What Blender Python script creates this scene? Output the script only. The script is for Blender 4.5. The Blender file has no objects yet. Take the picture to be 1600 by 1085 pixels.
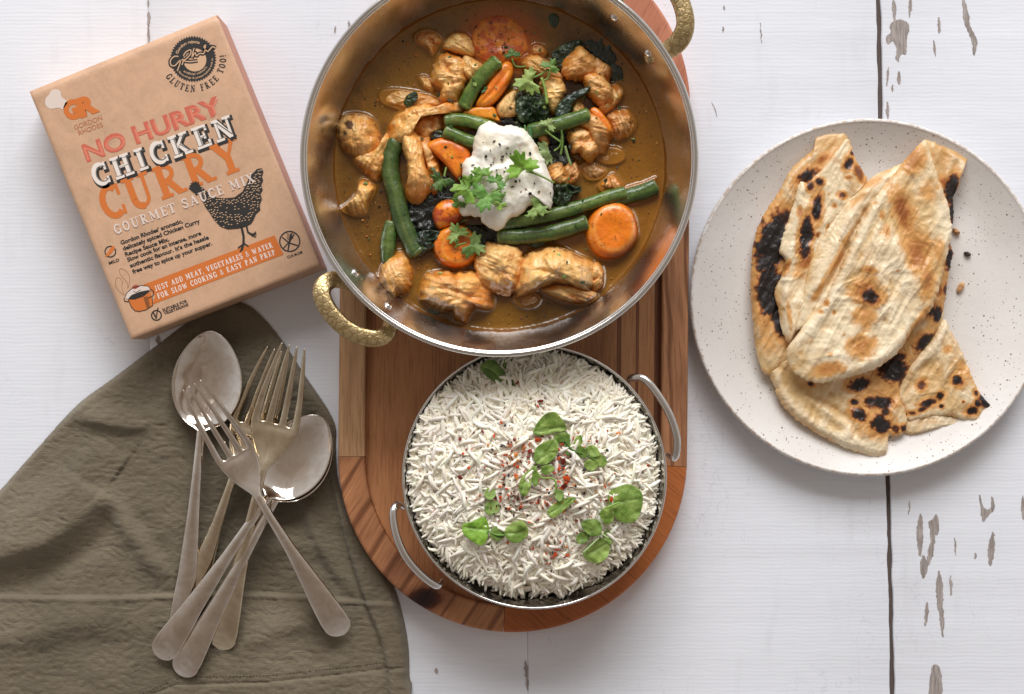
import bpy, bmesh, math, random
import numpy as np
from mathutils import Vector
from mathutils.geometry import tessellate_polygon
rnd = random.Random(7)
rs = np.random.RandomState(7)
S = bpy.context.scene
C = S.collection
# ---------------------------------------------------------------- camera, world, light, exposure
H = 1.2          # camera height over the table (m)
F = 2400.0       # focal length in pixels of a 1600 px wide picture
cam = bpy.data.cameras.new('camera'); camo = bpy.data.objects.new('camera', cam); C.objects.link(camo)
camo.location = (0, 0, H); cam.sensor_width = 36; cam.lens = 36*F/1600; cam.clip_start = .05; cam.clip_end = 20
S.camera = camo
W = bpy.data.worlds.new('World'); S.world = W; W.use_nodes = True
bg = W.node_tree.nodes['Background']; bg.inputs[1].default_value = 1.14
_n = W.node_tree.nodes; _l = W.node_tree.links          # a room: pale walls all round, a dimmer warm ceiling overhead
_tc = _n.new('ShaderNodeTexCoord'); _sx = _n.new('ShaderNodeSeparateXYZ'); _r = _n.new('ShaderNodeValToRGB'); _l.new(_tc.outputs['Generated'], _sx.inputs[0]); _l.new(_sx.outputs[2], _r.inputs[0])
_r.color_ramp.elements[0].position = .05; _r.color_ramp.elements[0].color = (.64, .65, .68, 1); _r.color_ramp.elements[1].position = .95; _r.color_ramp.elements[1].color = (.33, .285, .245, 1); 
_m = _n.new('ShaderNodeMapRange'); _m.inputs[1].default_value = -.55; _m.inputs[2].default_value = .65; _l.new(_sx.outputs[1], _m.inputs[0])   # brighter on the window side
_r2 = _n.new('ShaderNodeValToRGB'); _r2.color_ramp.elements[0].color = (.50, .455, .42, 1); _r2.color_ramp.elements[1].color = (1, 1, 1, 1); _l.new(_m.outputs[0], _r2.inputs[0])
_x = _n.new('ShaderNodeMix'); _x.data_type = 'RGBA'; _x.blend_type = 'MULTIPLY'; _x.inputs[0].default_value = 1; _l.new(_r.outputs[0], _x.inputs[6]); _l.new(_r2.outputs[0], _x.inputs[7]); _l.new(_x.outputs[2], bg.inputs[0])
def area(name, loc, target, sx, sy, power, col):
    l = bpy.data.lights.new(name, 'AREA'); l.shape = 'RECTANGLE'; l.size = sx; l.size_y = sy; l.energy = power; l.color = col
    o = bpy.data.objects.new(name, l); C.objects.link(o); o.location = loc
    o.rotation_euler = (Vector(target)-Vector(loc)).to_track_quat('-Z', 'Y').to_euler()
    return o
area('window_light', (.1, 3.3, 2.3), (0, 0, 0), 3.0, 1.8, 190, (.985, .985, 1.0))
S.view_settings.view_transform = 'Standard'; S.view_settings.look = 'None'; S.view_settings.exposure = 0; S.view_settings.gamma = 1
try:
    S.cycles.max_bounces = 8; S.cycles.diffuse_bounces = 4; S.cycles.glossy_bounces = 4; S.cycles.caustics_reflective = False
except Exception: pass

# ---------------------------------------------------------------- coordinates
def P(px, py, z=0.0):
    k = (H-z)/F
    return np.stack([(np.asarray(px, float)-800)*k, (542.5-np.asarray(py, float))*k, np.zeros_like(np.asarray(px, float)*1.0)+z], -1)
def srgb(r, g, b):
    f = lambda c: (c/255/12.92) if c/255 <= .04045 else ((c/255+.055)/1.055)**2.4
    return (f(r), f(g), f(b))
# ---------------------------------------------------------------- noise
def _h(i, j, k, s):
    n = (i*374761393 + j*668265263 + k*2147483647 + s*144665) & 0xffffffff
    n = ((n ^ (n >> 13))*1274126177) & 0xffffffff
    n = ((n ^ (n >> 16))*2246822519) & 0xffffffff
    return ((n ^ (n >> 15)) & 0xffff)/65535.0
def vn(x, y, z=0, s=0):
    x = np.asarray(x, float); y = np.asarray(y, float); z = np.zeros_like(x)+z
    xi = np.floor(x).astype(np.int64); yi = np.floor(y).astype(np.int64); zi = np.floor(z).astype(np.int64)
    fx = x-xi; fy = y-yi; fz = z-zi
    u = fx*fx*(3-2*fx); v = fy*fy*(3-2*fy); w = fz*fz*(3-2*fz)
    r = 0
    for a in (0, 1):
        for b in (0, 1):
            for c in (0, 1):
                r = r + _h(xi+a, yi+b, zi+c, s)*(u if a else 1-u)*(v if b else 1-v)*(w if c else 1-w)
    return r*2-1
def fbm(x, y, z=0, o=4, s=0):
    r = 0; a = 1; t = 0
    for k in range(o):
        r = r+a*vn(np.asarray(x)*2**k+k*7.3, np.asarray(y)*2**k-k*3.1, np.asarray(z)*2.0**k, s+k*17); t += a; a *= .5
    return r/t
def sstep(a, b, x):
    t = np.clip((x-a)/(b-a), 0, 1); return t*t*(3-2*t)
def mix(a, b, t):
    t = np.asarray(t)[..., None]; return np.asarray(a)*(1-t)+np.asarray(b)*t
# ---------------------------------------------------------------- objects
OFF = {}
def tag(o, label=None, cat=None, group=None, kind=None):
    if label: o['label'] = label
    if cat: o['category'] = cat
    if group: o['group'] = group
    if kind: o['kind'] = kind
    return o
def thing(name, label, cat, loc, group=None):
    o = bpy.data.objects.new(name, None); C.objects.link(o); o.empty_display_size = .01
    o.location = tuple(loc); OFF[o.name] = np.array(loc, float)
    return tag(o, label, cat, group)
def obj(name, V, Fc, mat=None, parent=None, col=None, smooth=True, sub=0, base=None):
    V = np.asarray(V, float)
    if parent is not None: off = OFF[parent.name]
    else: off = np.array(base if base is not None else [V[:, 0].mean(), V[:, 1].mean(), V[:, 2].min()], float)
    me = bpy.data.meshes.new(name)
    if isinstance(Fc, np.ndarray):
        n = Fc.shape[1]; me.vertices.add(len(V)); me.vertices.foreach_set('co', (V-off).astype(np.float32).ravel())
        me.loops.add(Fc.size); me.loops.foreach_set('vertex_index', Fc.astype(np.int32).ravel())
        me.polygons.add(len(Fc)); me.polygons.foreach_set('loop_start', np.arange(0, Fc.size, n, dtype=np.int32))
        me.update(calc_edges=True)
    else:
        me.from_pydata((V-off).tolist(), [], Fc)
    if smooth: me.polygons.foreach_set('use_smooth', np.ones(len(me.polygons), bool))
    if col is not None:
        a = me.color_attributes.new('Col', 'FLOAT_COLOR', 'POINT')
        c = np.ones((len(V), 4), np.float32); col = np.asarray(col)
        c[:, :col.shape[-1]] = col
        a.data.foreach_set('color', c.ravel())
    me.validate()
    o = bpy.data.objects.new(name, me); C.objects.link(o)
    if mat: me.materials.append(mat)
    if parent is not None: o.parent = parent; OFF[o.name] = off
    else: o.location = tuple(off); OFF[o.name] = off
    if sub:
        m = o.modifiers.new('Subdivision', 'SUBSURF'); m.levels = sub; m.render_levels = sub
    return o
def merge(parts):
    """join (V, F) or (V, F, col) lists"""
    Vs, Fs, Cs, n = [], [], [], 0
    for p in parts:
        V = np.asarray(p[0], float); Vs.append(V)
        Fs += [[int(i)+n for i in f] for f in p[1]]; n += len(V)
        if len(p) > 2: Cs.append(np.broadcast_to(np.asarray(p[2], float), (len(V), len(np.atleast_2d(p[2])[0]))))
    return np.concatenate(Vs), Fs, (np.concatenate(Cs) if Cs else None)
def box(x0, x1, y0, y1, z0, z1):
    V = [(x, y, z) for z in (z0, z1) for y in (y0, y1) for x in (x0, x1)]
    return V, [(0, 2, 3, 1), (4, 5, 7, 6), (0, 1, 5, 4), (2, 6, 7, 3), (0, 4, 6, 2), (1, 3, 7, 5)]
def grid_faces(nu, nv, wrap_u=False):
    a = np.arange(nu*nv).reshape(nv, nu)
    if wrap_u: b = np.roll(a, -1, 1); return np.stack([a[:-1], b[:-1], b[1:], a[1:]], -1).reshape(-1, 4)
    return np.stack([a[:-1, :-1], a[:-1, 1:], a[1:, 1:], a[1:, :-1]], -1).reshape(-1, 4)
def crom(pts, n=8, closed=False):
    p = np.asarray(pts, float); m = len(p); out = []
    idx = range(m) if closed else range(m-1)
    for i in idx:
        g = (lambda k: p[k % m]) if closed else (lambda k: p[min(max(k, 0), m-1)])
        a, b, c, d = g(i-1), g(i), g(i+1), g(i+2)
        for t in np.arange(n)/n:
            out.append(.5*((2*b)+(c-a)*t+(2*a-5*b+4*c-d)*t*t+(3*b-3*c+d-a)*t**3))
    if not closed: out.append(p[-1])
    return np.array(out)
def resample(p, n, closed=True):
    if closed: p = np.vstack([p, p[:1]])
    d = np.r_[0, np.cumsum(np.linalg.norm(np.diff(p, axis=0), axis=1))]
    t = np.linspace(0, d[-1], n, endpoint=not closed)
    return np.stack([np.interp(t, d, p[:, k]) for k in range(p.shape[1])], 1)
def tube(pts, rad, n=14, sm=6, flat=1.0, cap=True, sect=None):
    """pts (k,3) world, rad scalar or list; returns V, F. flat scales the vertical radius."""
    p = np.asarray(pts, float)
    r = np.full(len(p), rad, float) if np.isscalar(rad) else np.asarray(rad, float)
    q = crom(np.c_[p, r], sm) if sm > 1 and len(p) > 2 else (resample(np.c_[p, r], max(3, sm*2), False) if sm > 1 else np.c_[p, r])
    p, r = q[:, :3], q[:, 3]
    T = np.gradient(p, axis=0); T /= np.linalg.norm(T, axis=1)[:, None]+1e-12
    up = np.array([0, 0, 1.0]); A = np.cross(np.broadcast_to(up, T.shape), T); ln = np.linalg.norm(A, axis=1)
    A[ln < 1e-4] = (1, 0, 0); A /= np.linalg.norm(A, axis=1)[:, None]
    B = np.cross(T, A)
    th = np.linspace(0, 2*np.pi, n, endpoint=False)
    cs, sn = np.cos(th), np.sin(th)
    if sect: cs = np.sign(cs)*abs(cs)**sect; sn = np.sign(sn)*abs(sn)**sect
    if cap:
        e = r[0]*.35; f = r[-1]*.35
        p = np.vstack([p[0]-T[0]*e, p[0]-T[0]*e*.7, p, p[-1]+T[-1]*f*.7, p[-1]+T[-1]*f]); r = np.r_[r[0]*.02, r[0]*.7, r, r[-1]*.7, r[-1]*.02]
        A = np.vstack([A[:1], A[:1], A, A[-1:], A[-1:]]); B = np.vstack([B[:1], B[:1], B, B[-1:], B[-1:]])
    V = p[:, None]+A[:, None]*(cs*1)[None, :, None]*r[:, None, None]+B[:, None]*(sn*flat)[None, :, None]*r[:, None, None]
    return V.reshape(-1, 3), grid_faces(n, len(p), True)
def puff(outline, zb, h, hb=.004, nb=96, nr=16, pw=2.2, q=.5, amp=0, fs=300, fn=None, centre=None, jag=0, jfs=200, seed=0, octv=4, smooth=4, ridge=0, gx=1.0, gy=1.0):
    """pillow over a pixel outline: zb base height, h rise, fn(x_px,y_px,t) extra height, returns V,F,px,py,t"""
    o = crom(np.asarray(outline, float), smooth, True) if smooth > 1 else np.asarray(outline, float)
    o = resample(o, nb)
    if (o[:, 0]*np.roll(o[:, 1], -1)-np.roll(o[:, 0], -1)*o[:, 1]).sum() > 0: o = o[::-1].copy()
    c = np.array(centre if centre is not None else o.mean(0))
    ob = o.copy()
    if jag:
        d = o-c; L = np.linalg.norm(d, axis=1)[:, None]
        o = o+d/L*(fbm(o[:, 0]*jfs/1000+seed, o[:, 1]*jfs/1000, 0, 3, seed)[:, None])*jag
    t = np.sin(np.linspace(0, np.pi/2, nr+1))[1:]
    px = [np.array([c[0]])]; py = [np.array([c[1]])]; tt = [np.zeros(1)]
    for a in t:
        px.append(c[0]+(ob[:, 0]-c[0])*a+(o[:, 0]-ob[:, 0])*a**5); py.append(c[1]+(ob[:, 1]-c[1])*a+(o[:, 1]-ob[:, 1])*a**5); tt.append(np.full(nb, a))
    px = np.concatenate(px); py = np.concatenate(py); tt = np.concatenate(tt)
    prof = np.clip(1-tt**pw, 0, 1)**q
    z = zb+h*prof
    n0 = 0
    if amp:
        X, Y = px*gx, py*gy
        k = fs/1000
        n0 = fbm(X*k+seed*3.7, Y*k+seed, 0, octv, seed)
        if ridge: n0 = n0*(1-ridge)+ridge*(1-2*abs(fbm(X*k*.8+seed, Y*k*.8, 5, 3, seed+9))*1.6)
        z = z+amp*n0*(1-tt**6)
    if fn is not None: z = z+fn(px, py, tt)
    Vt = P(px, py, zb); Vt[:, 2] = z
    # under side: reuse the rim ring
    rim = np.arange(1+(nr-1)*nb, 1+nr*nb)
    ub = []; Vb = []
    for a in (.96, .6):
        xx = c[0]+(o[:, 0]-c[0])*a; yy = c[1]+(o[:, 1]-c[1])*a
        v = P(xx, yy, zb); v[:, 2] = (Vt[rim, 2]-hb*(.5 if a > .9 else 1)); Vb.append(v)
    cb = P([c[0]], [c[1]], zb); cb[:, 2] = zb-hb
    V = np.vstack([Vt, Vb[0], Vb[1], cb])
    n = len(Vt); Fc = []
    i = np.arange(nb); j = (i+1) % nb
    tri = [(0, 1+a, 1+b) for a, b in zip(i, j)]
    rings = [1+k*nb for k in range(nr)]+[n, n+nb]
    qd = []
    for r0, r1 in zip(rings[:-1], rings[1:]): qd.append(np.stack([r0+i, r0+j, r1+j, r1+i], 1))
    qd = np.concatenate(qd)[:, ::-1]
    bot = [(n+2*nb, n+nb+a, n+nb+b) for a, b in zip(j, i)]
    Fc = tri+qd.tolist()+bot
    ex = lambda a, v: np.r_[a, np.tile(a[rim], 2), v]
    return V, Fc, ex(px, c[0]), ex(py, c[1]), np.r_[tt, np.ones(2*nb), 1.0]
# ---------------------------------------------------------------- materials
class M:
    def __init__(s, name):
        s.m = bpy.data.materials.new(name); s.m.use_nodes = True; s.t = s.m.node_tree; s.b = s.t.nodes['Principled BSDF']
    def n(s, t, **k):
        n = s.t.nodes.new(t)
        for a, v in k.items():
            if a.startswith('_'): n.inputs[a[1:].replace('_', ' ')].default_value = v
            else: setattr(n, a, v)
        return n
    def l(s, a, b): s.t.links.new(a, b)
    def set(s, **k):
        for a, v in k.items():
            s.b.inputs[a.replace('_', ' ')].default_value = v
        return s
def setp(m, rough=.5, spec=.5, metal=0, coat=0, sss=0, sssr=(1, .6, .4), ssss=.002):
    m.b.inputs['Roughness'].default_value = rough; m.b.inputs['Specular IOR Level'].default_value = spec
    m.b.inputs['Metallic'].default_value = metal; m.b.inputs['Coat Weight'].default_value = coat; m.b.inputs['Coat Roughness'].default_value = .12
    if sss:
        m.b.inputs['Subsurface Weight'].default_value = sss; m.b.inputs['Subsurface Radius'].default_value = sssr; m.b.inputs['Subsurface Scale'].default_value = ssss
def noise(m, scale, detail=4, vec=None, rough=.55, dist=0):
    n = m.n('ShaderNodeTexNoise'); n.inputs['Scale'].default_value = scale; n.inputs['Detail'].default_value = detail
    n.inputs['Roughness'].default_value = rough; n.inputs['Distortion'].default_value = dist
    if vec is None: vec = m.n('ShaderNodeTexCoord').outputs['Object']
    m.l(vec, n.inputs['Vector']); return n
def ramp(m, src, stops):
    r = m.n('ShaderNodeValToRGB'); e = r.color_ramp.elements
    while len(e) < len(stops): e.new(.5)
    for x, (p, c) in zip(e, stops): x.position = p; x.color = (*c, 1) if len(c) == 3 else c
    m.l(src, r.inputs[0]); return r
def bump(m, src, dist, strength=1, prev=None):
    b = m.n('ShaderNodeBump'); b.inputs['Distance'].default_value = dist; b.inputs['Strength'].default_value = strength
    m.l(src, b.inputs['Height'])
    if prev is not None: m.l(prev, b.inputs['Normal'])
    m.l(b.outputs[0], m.b.inputs['Normal']); return b.outputs[0]
def mixc(m, a, b, fac, mode='MIX'):
    x = m.n('ShaderNodeMix', data_type='RGBA', blend_type=mode)
    def put(v, i):
        if isinstance(v, (tuple, list)): x.inputs[i].default_value = (*v, 1) if len(v) == 3 else v
        elif isinstance(v, (int, float)): x.inputs[i].default_value = v
        else: m.l(v, x.inputs[i])
    put(fac, 0); put(a, 6); put(b, 7); return x.outputs[2]
def solid(name, c, rough=.5, **k):
    m = M(name); m.b.inputs['Base Color'].default_value = (*c, 1); setp(m, rough, **k); return m.m
def vcol(name, rough=.4, nscale=600, namt=.25, bdist=.0004, bscale=900, rvar=0, **k):
    """colour from the mesh's own colour attribute, varied and bumped by noise"""
    m = M(name); setp(m, rough, **k)
    a = m.n('ShaderNodeVertexColor', layer_name='Col')
    n = noise(m, nscale, 3); r = ramp(m, n.outputs[0], [(.3, (1-namt,)*3), (.7, (1+namt*.5,)*3)])
    m.l(mixc(m, a.outputs[0], r.outputs[0], 1.0, 'MULTIPLY'), m.b.inputs['Base Color'])
    if bdist: bump(m, noise(m, bscale, 4).outputs[0], bdist)
    if rvar:
        n2 = noise(m, nscale*.4, 2); mr = m.n('ShaderNodeMapRange'); m.l(n2.outputs[0], mr.inputs[0])
        mr.inputs[1].default_value = .3; mr.inputs[2].default_value = .7; mr.inputs[3].default_value = rough-rvar; mr.inputs[4].default_value = rough+rvar
        m.l(mr.outputs[0], m.b.inputs['Roughness'])
    return m.m
# ================================================================ TABLE
def mat_paint():
    m = M('white_paint'); setp(m, .55, .35)
    tc = m.n('ShaderNodeTexCoord').outputs['Object']
    mp = m.n('ShaderNodeMapping'); mp.inputs['Scale'].default_value = (1, 12, 1); m.l(tc, mp.inputs[0])
    mp2 = m.n('ShaderNodeMapping'); mp2.inputs['Scale'].default_value = (5, 1, 1); m.l(tc, mp2.inputs[0])
    a = noise(m, 30, 6, mp.outputs[0]); b = noise(m, 12, 5, mp2.outputs[0], .6)
    ra = ramp(m, a.outputs[0], [(.25, (.78, .80, .85)), (.6, (.82, .84, .89))])
    rb = ramp(m, b.outputs[0], [(.22, (.93, .93, .93)), (.42, (1, 1, 1))])
    c = mixc(m, ra.outputs[0], rb.outputs[0], 1, 'MULTIPLY')
    # hairline cracks running along the boards
    mp3 = m.n('ShaderNodeMapping'); mp3.inputs['Scale'].default_value = (9, 1.6, 1); m.l(tc, mp3.inputs[0])
    v = m.n('ShaderNodeTexVoronoi', feature='DISTANCE_TO_EDGE'); v.inputs['Scale'].default_value = 6
    nd = noise(m, 40, 3); av = m.n('ShaderNodeVectorMath', operation='ADD'); sc = m.n('ShaderNodeVectorMath', operation='SCALE'); sc.inputs['Scale'].default_value = .25
    m.l(nd.outputs['Color'], sc.inputs[0]); m.l(mp3.outputs[0], av.inputs[0]); m.l(sc.outputs[0], av.inputs[1]); m.l(av.outputs[0], v.inputs['Vector'])
    rv = ramp(m, v.outputs['Distance'], [(0, (0, 0, 0)), (.012, (1, 1, 1))])
    msk = ramp(m, noise(m, 9, 2).outputs[0], [(.52, (1, 1, 1)), (.7, (.80, .80, .82))])
    c2 = mixc(m, msk.outputs[0], (1, 1, 1), rv.outputs[0])
    m.l(mixc(m, c, c2, 1, 'MULTIPLY'), m.b.inputs['Base Color'])
    w = m.n('ShaderNodeTexWave', wave_type='BANDS', bands_direction='Y'); w.inputs['Scale'].default_value = 105; w.inputs['Distortion'].default_value = 3.5; w.inputs['Detail'].default_value = 3; w.inputs['Detail Scale'].default_value = .6
    m.l(tc, w.inputs[0])
    p = bump(m, w.outputs[1], .00012, .24); bump(m, a.outputs[0], .0003, .4, p)
    return m.m
paint = mat_paint()
def mat_bare():
    m = M('bare_wood'); setp(m, .8, .2)
    tc = m.n('ShaderNodeTexCoord').outputs['Object']; mp = m.n('ShaderNodeMapping'); mp.inputs['Scale'].default_value = (8, 1, 1); m.l(tc, mp.inputs[0])
    n = noise(m, 90, 4, mp.outputs[0]); r = ramp(m, n.outputs[0], [(.3, srgb(132, 122, 116)), (.7, srgb(182, 172, 167))]); m.l(r.outputs[0], m.b.inputs['Base Color'])
    return m.m
bare = mat_bare()
table = tag(obj('tabletop', *box(-1.25, 1.25, -1.05, 1.05, -.03, -.0032), mat=solid('dark_underside', srgb(88, 76, 70), .9), smooth=False, base=(0, 0, -.03)), 'white painted plank table', None, None, 'structure')
edges_px = [(-620, -620), (-345, -341), (231, 236), (819, 825), (1375, 1397), (1960, 1990), (2400, 2400)]   # plank boundaries at y=0 and y=1085
def plank(i):
    (a0, a1), (b0, b1) = edges_px[i], edges_px[i+1]
    ys = np.linspace(1.0, -1.0, 500)
    yp = 542.5-ys*2000
    L = 800+0; gapL = 1.8 if i == 4 else .12; gapR = 5.6 if i == 3 else .12
    xl = a0+(a1-a0)*yp/1085+gapL; xr = b0+(b1-b0)*yp/1085-gapR
    if i == 4: xl = xl+1.6*fbm(yp*.03, yp*0, 3, 4, 5)
    if i == 3: xr = xr+1.6*fbm(yp*.04, yp*0, 9, 4, 8)
    X = (np.stack([xl, xl, xl+1.5, xr-1.5, xr, xr], 1)-800)*.0005
    Z = np.tile([-.008, -.0008, 0, 0, -.0008, -.008], (len(ys), 1))
    V = np.stack([X, np.tile(ys[:, None], (1, 6)), Z], -1).reshape(-1, 3)
    return obj('plank', V, grid_faces(6, len(ys))[:, ::-1], paint, table, smooth=False)
planks = [plank(i) for i in range(6)]
def patch(pl, pts, seed=0, closed=True):
    o = resample(crom(pts, 4, True), max(24, len(pts)*7)); c = o.mean(0)
    o = o+np.stack([fbm(o[:, 1]*.25, o[:, 0]*.3, 0, 3, seed), .8*fbm(o[:, 0]*.3, o[:, 1]*.25, 4, 3, seed)], 1)*1.8
    patch.n = getattr(patch, 'n', 0)+1; V = P(o[:, 0], o[:, 1], 0); V[:, 2] = .00010+patch.n*4e-6
    tr = tessellate_polygon([[Vector(v) for v in V]])
    obj('bare_patch', V, [t for t in tr], bare, planks[pl], smooth=False)
def streak(pl, x0, y0, x1, y1, w, seed=0):
    n = 9; t = np.linspace(0, 1, n); ww = w*.5*np.sin(np.pi*np.clip(t, .04, .96))**.6
    x = x0+(x1-x0)*t; y = y0+(y1-y0)*t
    patch(pl, np.r_[np.c_[x-ww, y], np.c_[x+ww, y][::-1]], seed)
patch(4, [(1391, 40), (1402, 31), (1416, 34), (1421, 46), (1417, 60), (1416, 84), (1408, 86), (1404, 97), (1399, 92), (1401, 76), (1394, 64), (1387, 71), (1385, 58), (1392, 50)], 1)
for k, a in enumerate([(1396, -6, 1398, 38, 6), (1423, -8, 1421, 28, 6), (1467, 27, 1468, 52, 5), (1459, 63, 1461, 89, 4), (1405, 112, 1404, 133, 6), (1388, 105, 1386, 135, 4), (1387, 160, 1387, 186, 6), (1395, 132, 1394, 144, 3),
                       (1438, 803, 1437, 868, 10), (1459, 838, 1450, 884, 9), (1443, 868, 1443, 903, 12), (1462, 805, 1456, 845, 10), (1598, 775, 1599, 812, 6), (1551, 832, 1547, 884, 10), (1524, 864, 1524, 873, 4), (1492, 840, 1493, 868, 2.5),
                       (1467, 893, 1469, 960, 11), (1470, 940, 1473, 995, 7), (1485, 900, 1486, 931, 5), (1449, 940, 1446, 978, 6), (1421, 784, 1420, 804, 2.5)]): streak(4, *a, seed=k+3)
patch(4, [(1458, 810), (1465, 806), (1466, 832), (1460, 836), (1455, 830), (1450, 818)], 30)
patch(4, [(1530, 774), (1533, 776), (1536, 792), (1544, 796), (1549, 790), (1549, 776), (1553, 780), (1554, 793), (1549, 801), (1542, 808), (1537, 815), (1533, 808), (1532, 795)], 31)
patch(4, [(1504, -4), (1509, 6), (1514, 24), (1516, 42), (1526, 60), (1527, 70), (1523, 86), (1519, 82), (1519, 66), (1510, 44), (1505, 30)], 32)
patch(4, [(1455, 1046), (1462, 1038), (1470, 1050), (1471, 1095), (1452, 1095)], 33)
for k, a in enumerate([(231, -6, 232, 12, 3), (233, 18, 232, 40, 5), (232, 38, 233, 80, 3.5)]): streak(2, *a, seed=k+50)
for k, a in enumerate([(545, 32, 546, 46, 4), (523, 42, 524, 52, 3.5), (682, 1044, 683, 1054, 5)]): streak(2, *a, seed=k+60)
for k, a in enumerate([(822, 1032, 822, 1058, 5), (823, 1055, 824, 1078, 4)]): streak(3 if 0 else 2, *a, seed=k+70)
for k, a in enumerate([(1130, 42, 1130, 51, 3), (1188, 36, 1190, 68, 1.6), (1113, 160, 1121, 183, 1.6), (1131, 8, 1132, 16, 2)]): streak(3, *a, seed=k+80)
streak(2, 247, 524, 248, 540, 7, 91)
# ================================================================ WOODEN SERVING TRAY
def mat_wood(name, c0, c1, ang=0, sx=26, contrast=(.3, .72), streaks=0, rough=.42, knot=None, sc=14):
    m = M(name); setp(m, rough, .4)
    tc = m.n('ShaderNodeTexCoord').outputs['Object']
    rot = m.n('ShaderNodeMapping'); rot.inputs['Rotation'].default_value = (0, 0, math.radians(ang)); m.l(tc, rot.inputs[0])
    mp = m.n('ShaderNodeMapping'); mp.inputs['Scale'].default_value = (sx/3, .55, 1); m.l(rot.outputs[0], mp.inputs[0])
    n = noise(m, sc, 7, mp.outputs[0], .62, .4)
    r = ramp(m, n.outputs[0], [(contrast[0], c0), (contrast[1], c1)])
    c = r.outputs[0]
    mp2 = m.n('ShaderNodeMapping'); mp2.inputs['Scale'].default_value = (40, 1.6, 1); m.l(rot.outputs[0], mp2.inputs[0])
    f = noise(m, 22, 3, mp2.outputs[0]); rf = ramp(m, f.outputs[0], [(.32, (.62, .55, .5)), (.5, (1, 1, 1))])
    c = mixc(m, c, rf.outputs[0], .8, 'MULTIPLY')
    if streaks:
        w = m.n('ShaderNodeTexWave', wave_type='BANDS', bands_direction='X'); w.inputs['Scale'].default_value = streaks; w.inputs['Distortion'].default_value = 6.5; w.inputs['Detail'].default_value = 3; w.inputs['Detail Scale'].default_value = 1.2
        mp3 = m.n('ShaderNodeMapping'); mp3.inputs['Scale'].default_value = (1, .16, 1); m.l(rot.outputs[0], mp3.inputs[0]); m.l(mp3.outputs[0], w.inputs[0])
        rw = ramp(m, w.outputs[1], [(.0, (.30, .22, .18)), (.08, (.66, .6, .56)), (.2, (1, 1, 1))]); c = mixc(m, c, rw.outputs[0], .75, 'MULTIPLY')
    if knot:
        d = m.n('ShaderNodeVectorMath', operation='DISTANCE'); s_ = m.n('ShaderNodeMapping'); s_.inputs['Scale'].default_value = (1, 1.7, 0); m.l(tc, s_.inputs[0])
        nn = noise(m, 120, 3); sc2 = m.n('ShaderNodeVectorMath', operation='SCALE'); sc2.inputs['Scale'].default_value = .008; m.l(nn.outputs['Color'], sc2.inputs[0])
        ad = m.n('ShaderNodeVectorMath', operation='ADD'); m.l(s_.outputs[0], ad.inputs[0]); m.l(sc2.outputs[0], ad.inputs[1])
        m.l(ad.outputs[0], d.inputs[0]); d.inputs[1].default_value = (knot[0]+.004, knot[1]*1.7+.004, .004)
        rk = ramp(m, d.outputs['Value'], [(.007, (.05, .03, .03)), (.011, (.16, .07, .05)), (.018, (.75, .7, .7)), (.024, (1, 1, 1))])
        rk.color_ramp.interpolation = 'EASE'; c = mixc(m, c, rk.outputs[0], 1, 'MULTIPLY')
    m.l(c, m.b.inputs['Base Color'])
    rr = ramp(m, n.outputs[0], [(.3, (rough+.12,)*3), (.7, (rough-.06,)*3)]); m.l(rr.outputs[0], m.b.inputs['Roughness'])
    bump(m, f.outputs[0], .00035, .7)
    return m.m
TZ = .022; TF = .012
tilt = math.radians(-1.1)
tk = (H-TZ)/F
tc0 = P(806, 168, TZ)[:2]; tc1 = P(801, 716, TZ)[:2]
TR = 273*tk; TI = 231*tk
tray = thing('serving_tray', 'long round-ended wooden tray with raised rim, under the curry pan and the rice bowl', 'tray', (float(tc1[0]), float(tc1[1]), 0))
ax = (tc0-tc1)/np.linalg.norm(tc0-tc1); nx = np.array([ax[1], -ax[0]])     # nx points right
LT = np.linalg.norm(tc0-tc1)
def stad(s):
    """outline path: s<0..: angle part. returns centre, direction. s in 'a:deg' about lower end (0=right, -180=left), or along the sides"""
def rim_seg(name, pts_dirs, mat):
    prof = [(TR-.0012, .0), (TR, .001), (TR, TZ-.0022), (TR-.0007, TZ-.0007), (TR-.0022, TZ), (TI+.0018, TZ), (TI+.0005, TZ-.0006), (TI, TZ-.0018), (TI, TF-.004), (TI, 0)]
    V = []
    for c, d in pts_dirs:
        for r, z in prof: V.append((c[0]+d[0]*r, c[1]+d[1]*r, z))
    n = len(prof); Fc = grid_faces(n, len(pts_dirs)).tolist(); Fc.append(list(range(n))); Fc.append(list(range(len(V)-n, len(V)))[::-1])
    o = obj(name, V, Fc, mat, tray, smooth=False); return o
def arc(c, a0, a1, n=40):
    out = []
    for a in np.linspace(math.radians(a0), math.radians(a1), n): out.append((c, nx*math.cos(a)+ax*math.sin(a)))
    return out
def side(sgn, t0, t1, n=2): return [(tc1+ax*LT*t, nx*sgn) for t in np.linspace(t0, t1, n)]
br = srgb
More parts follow.
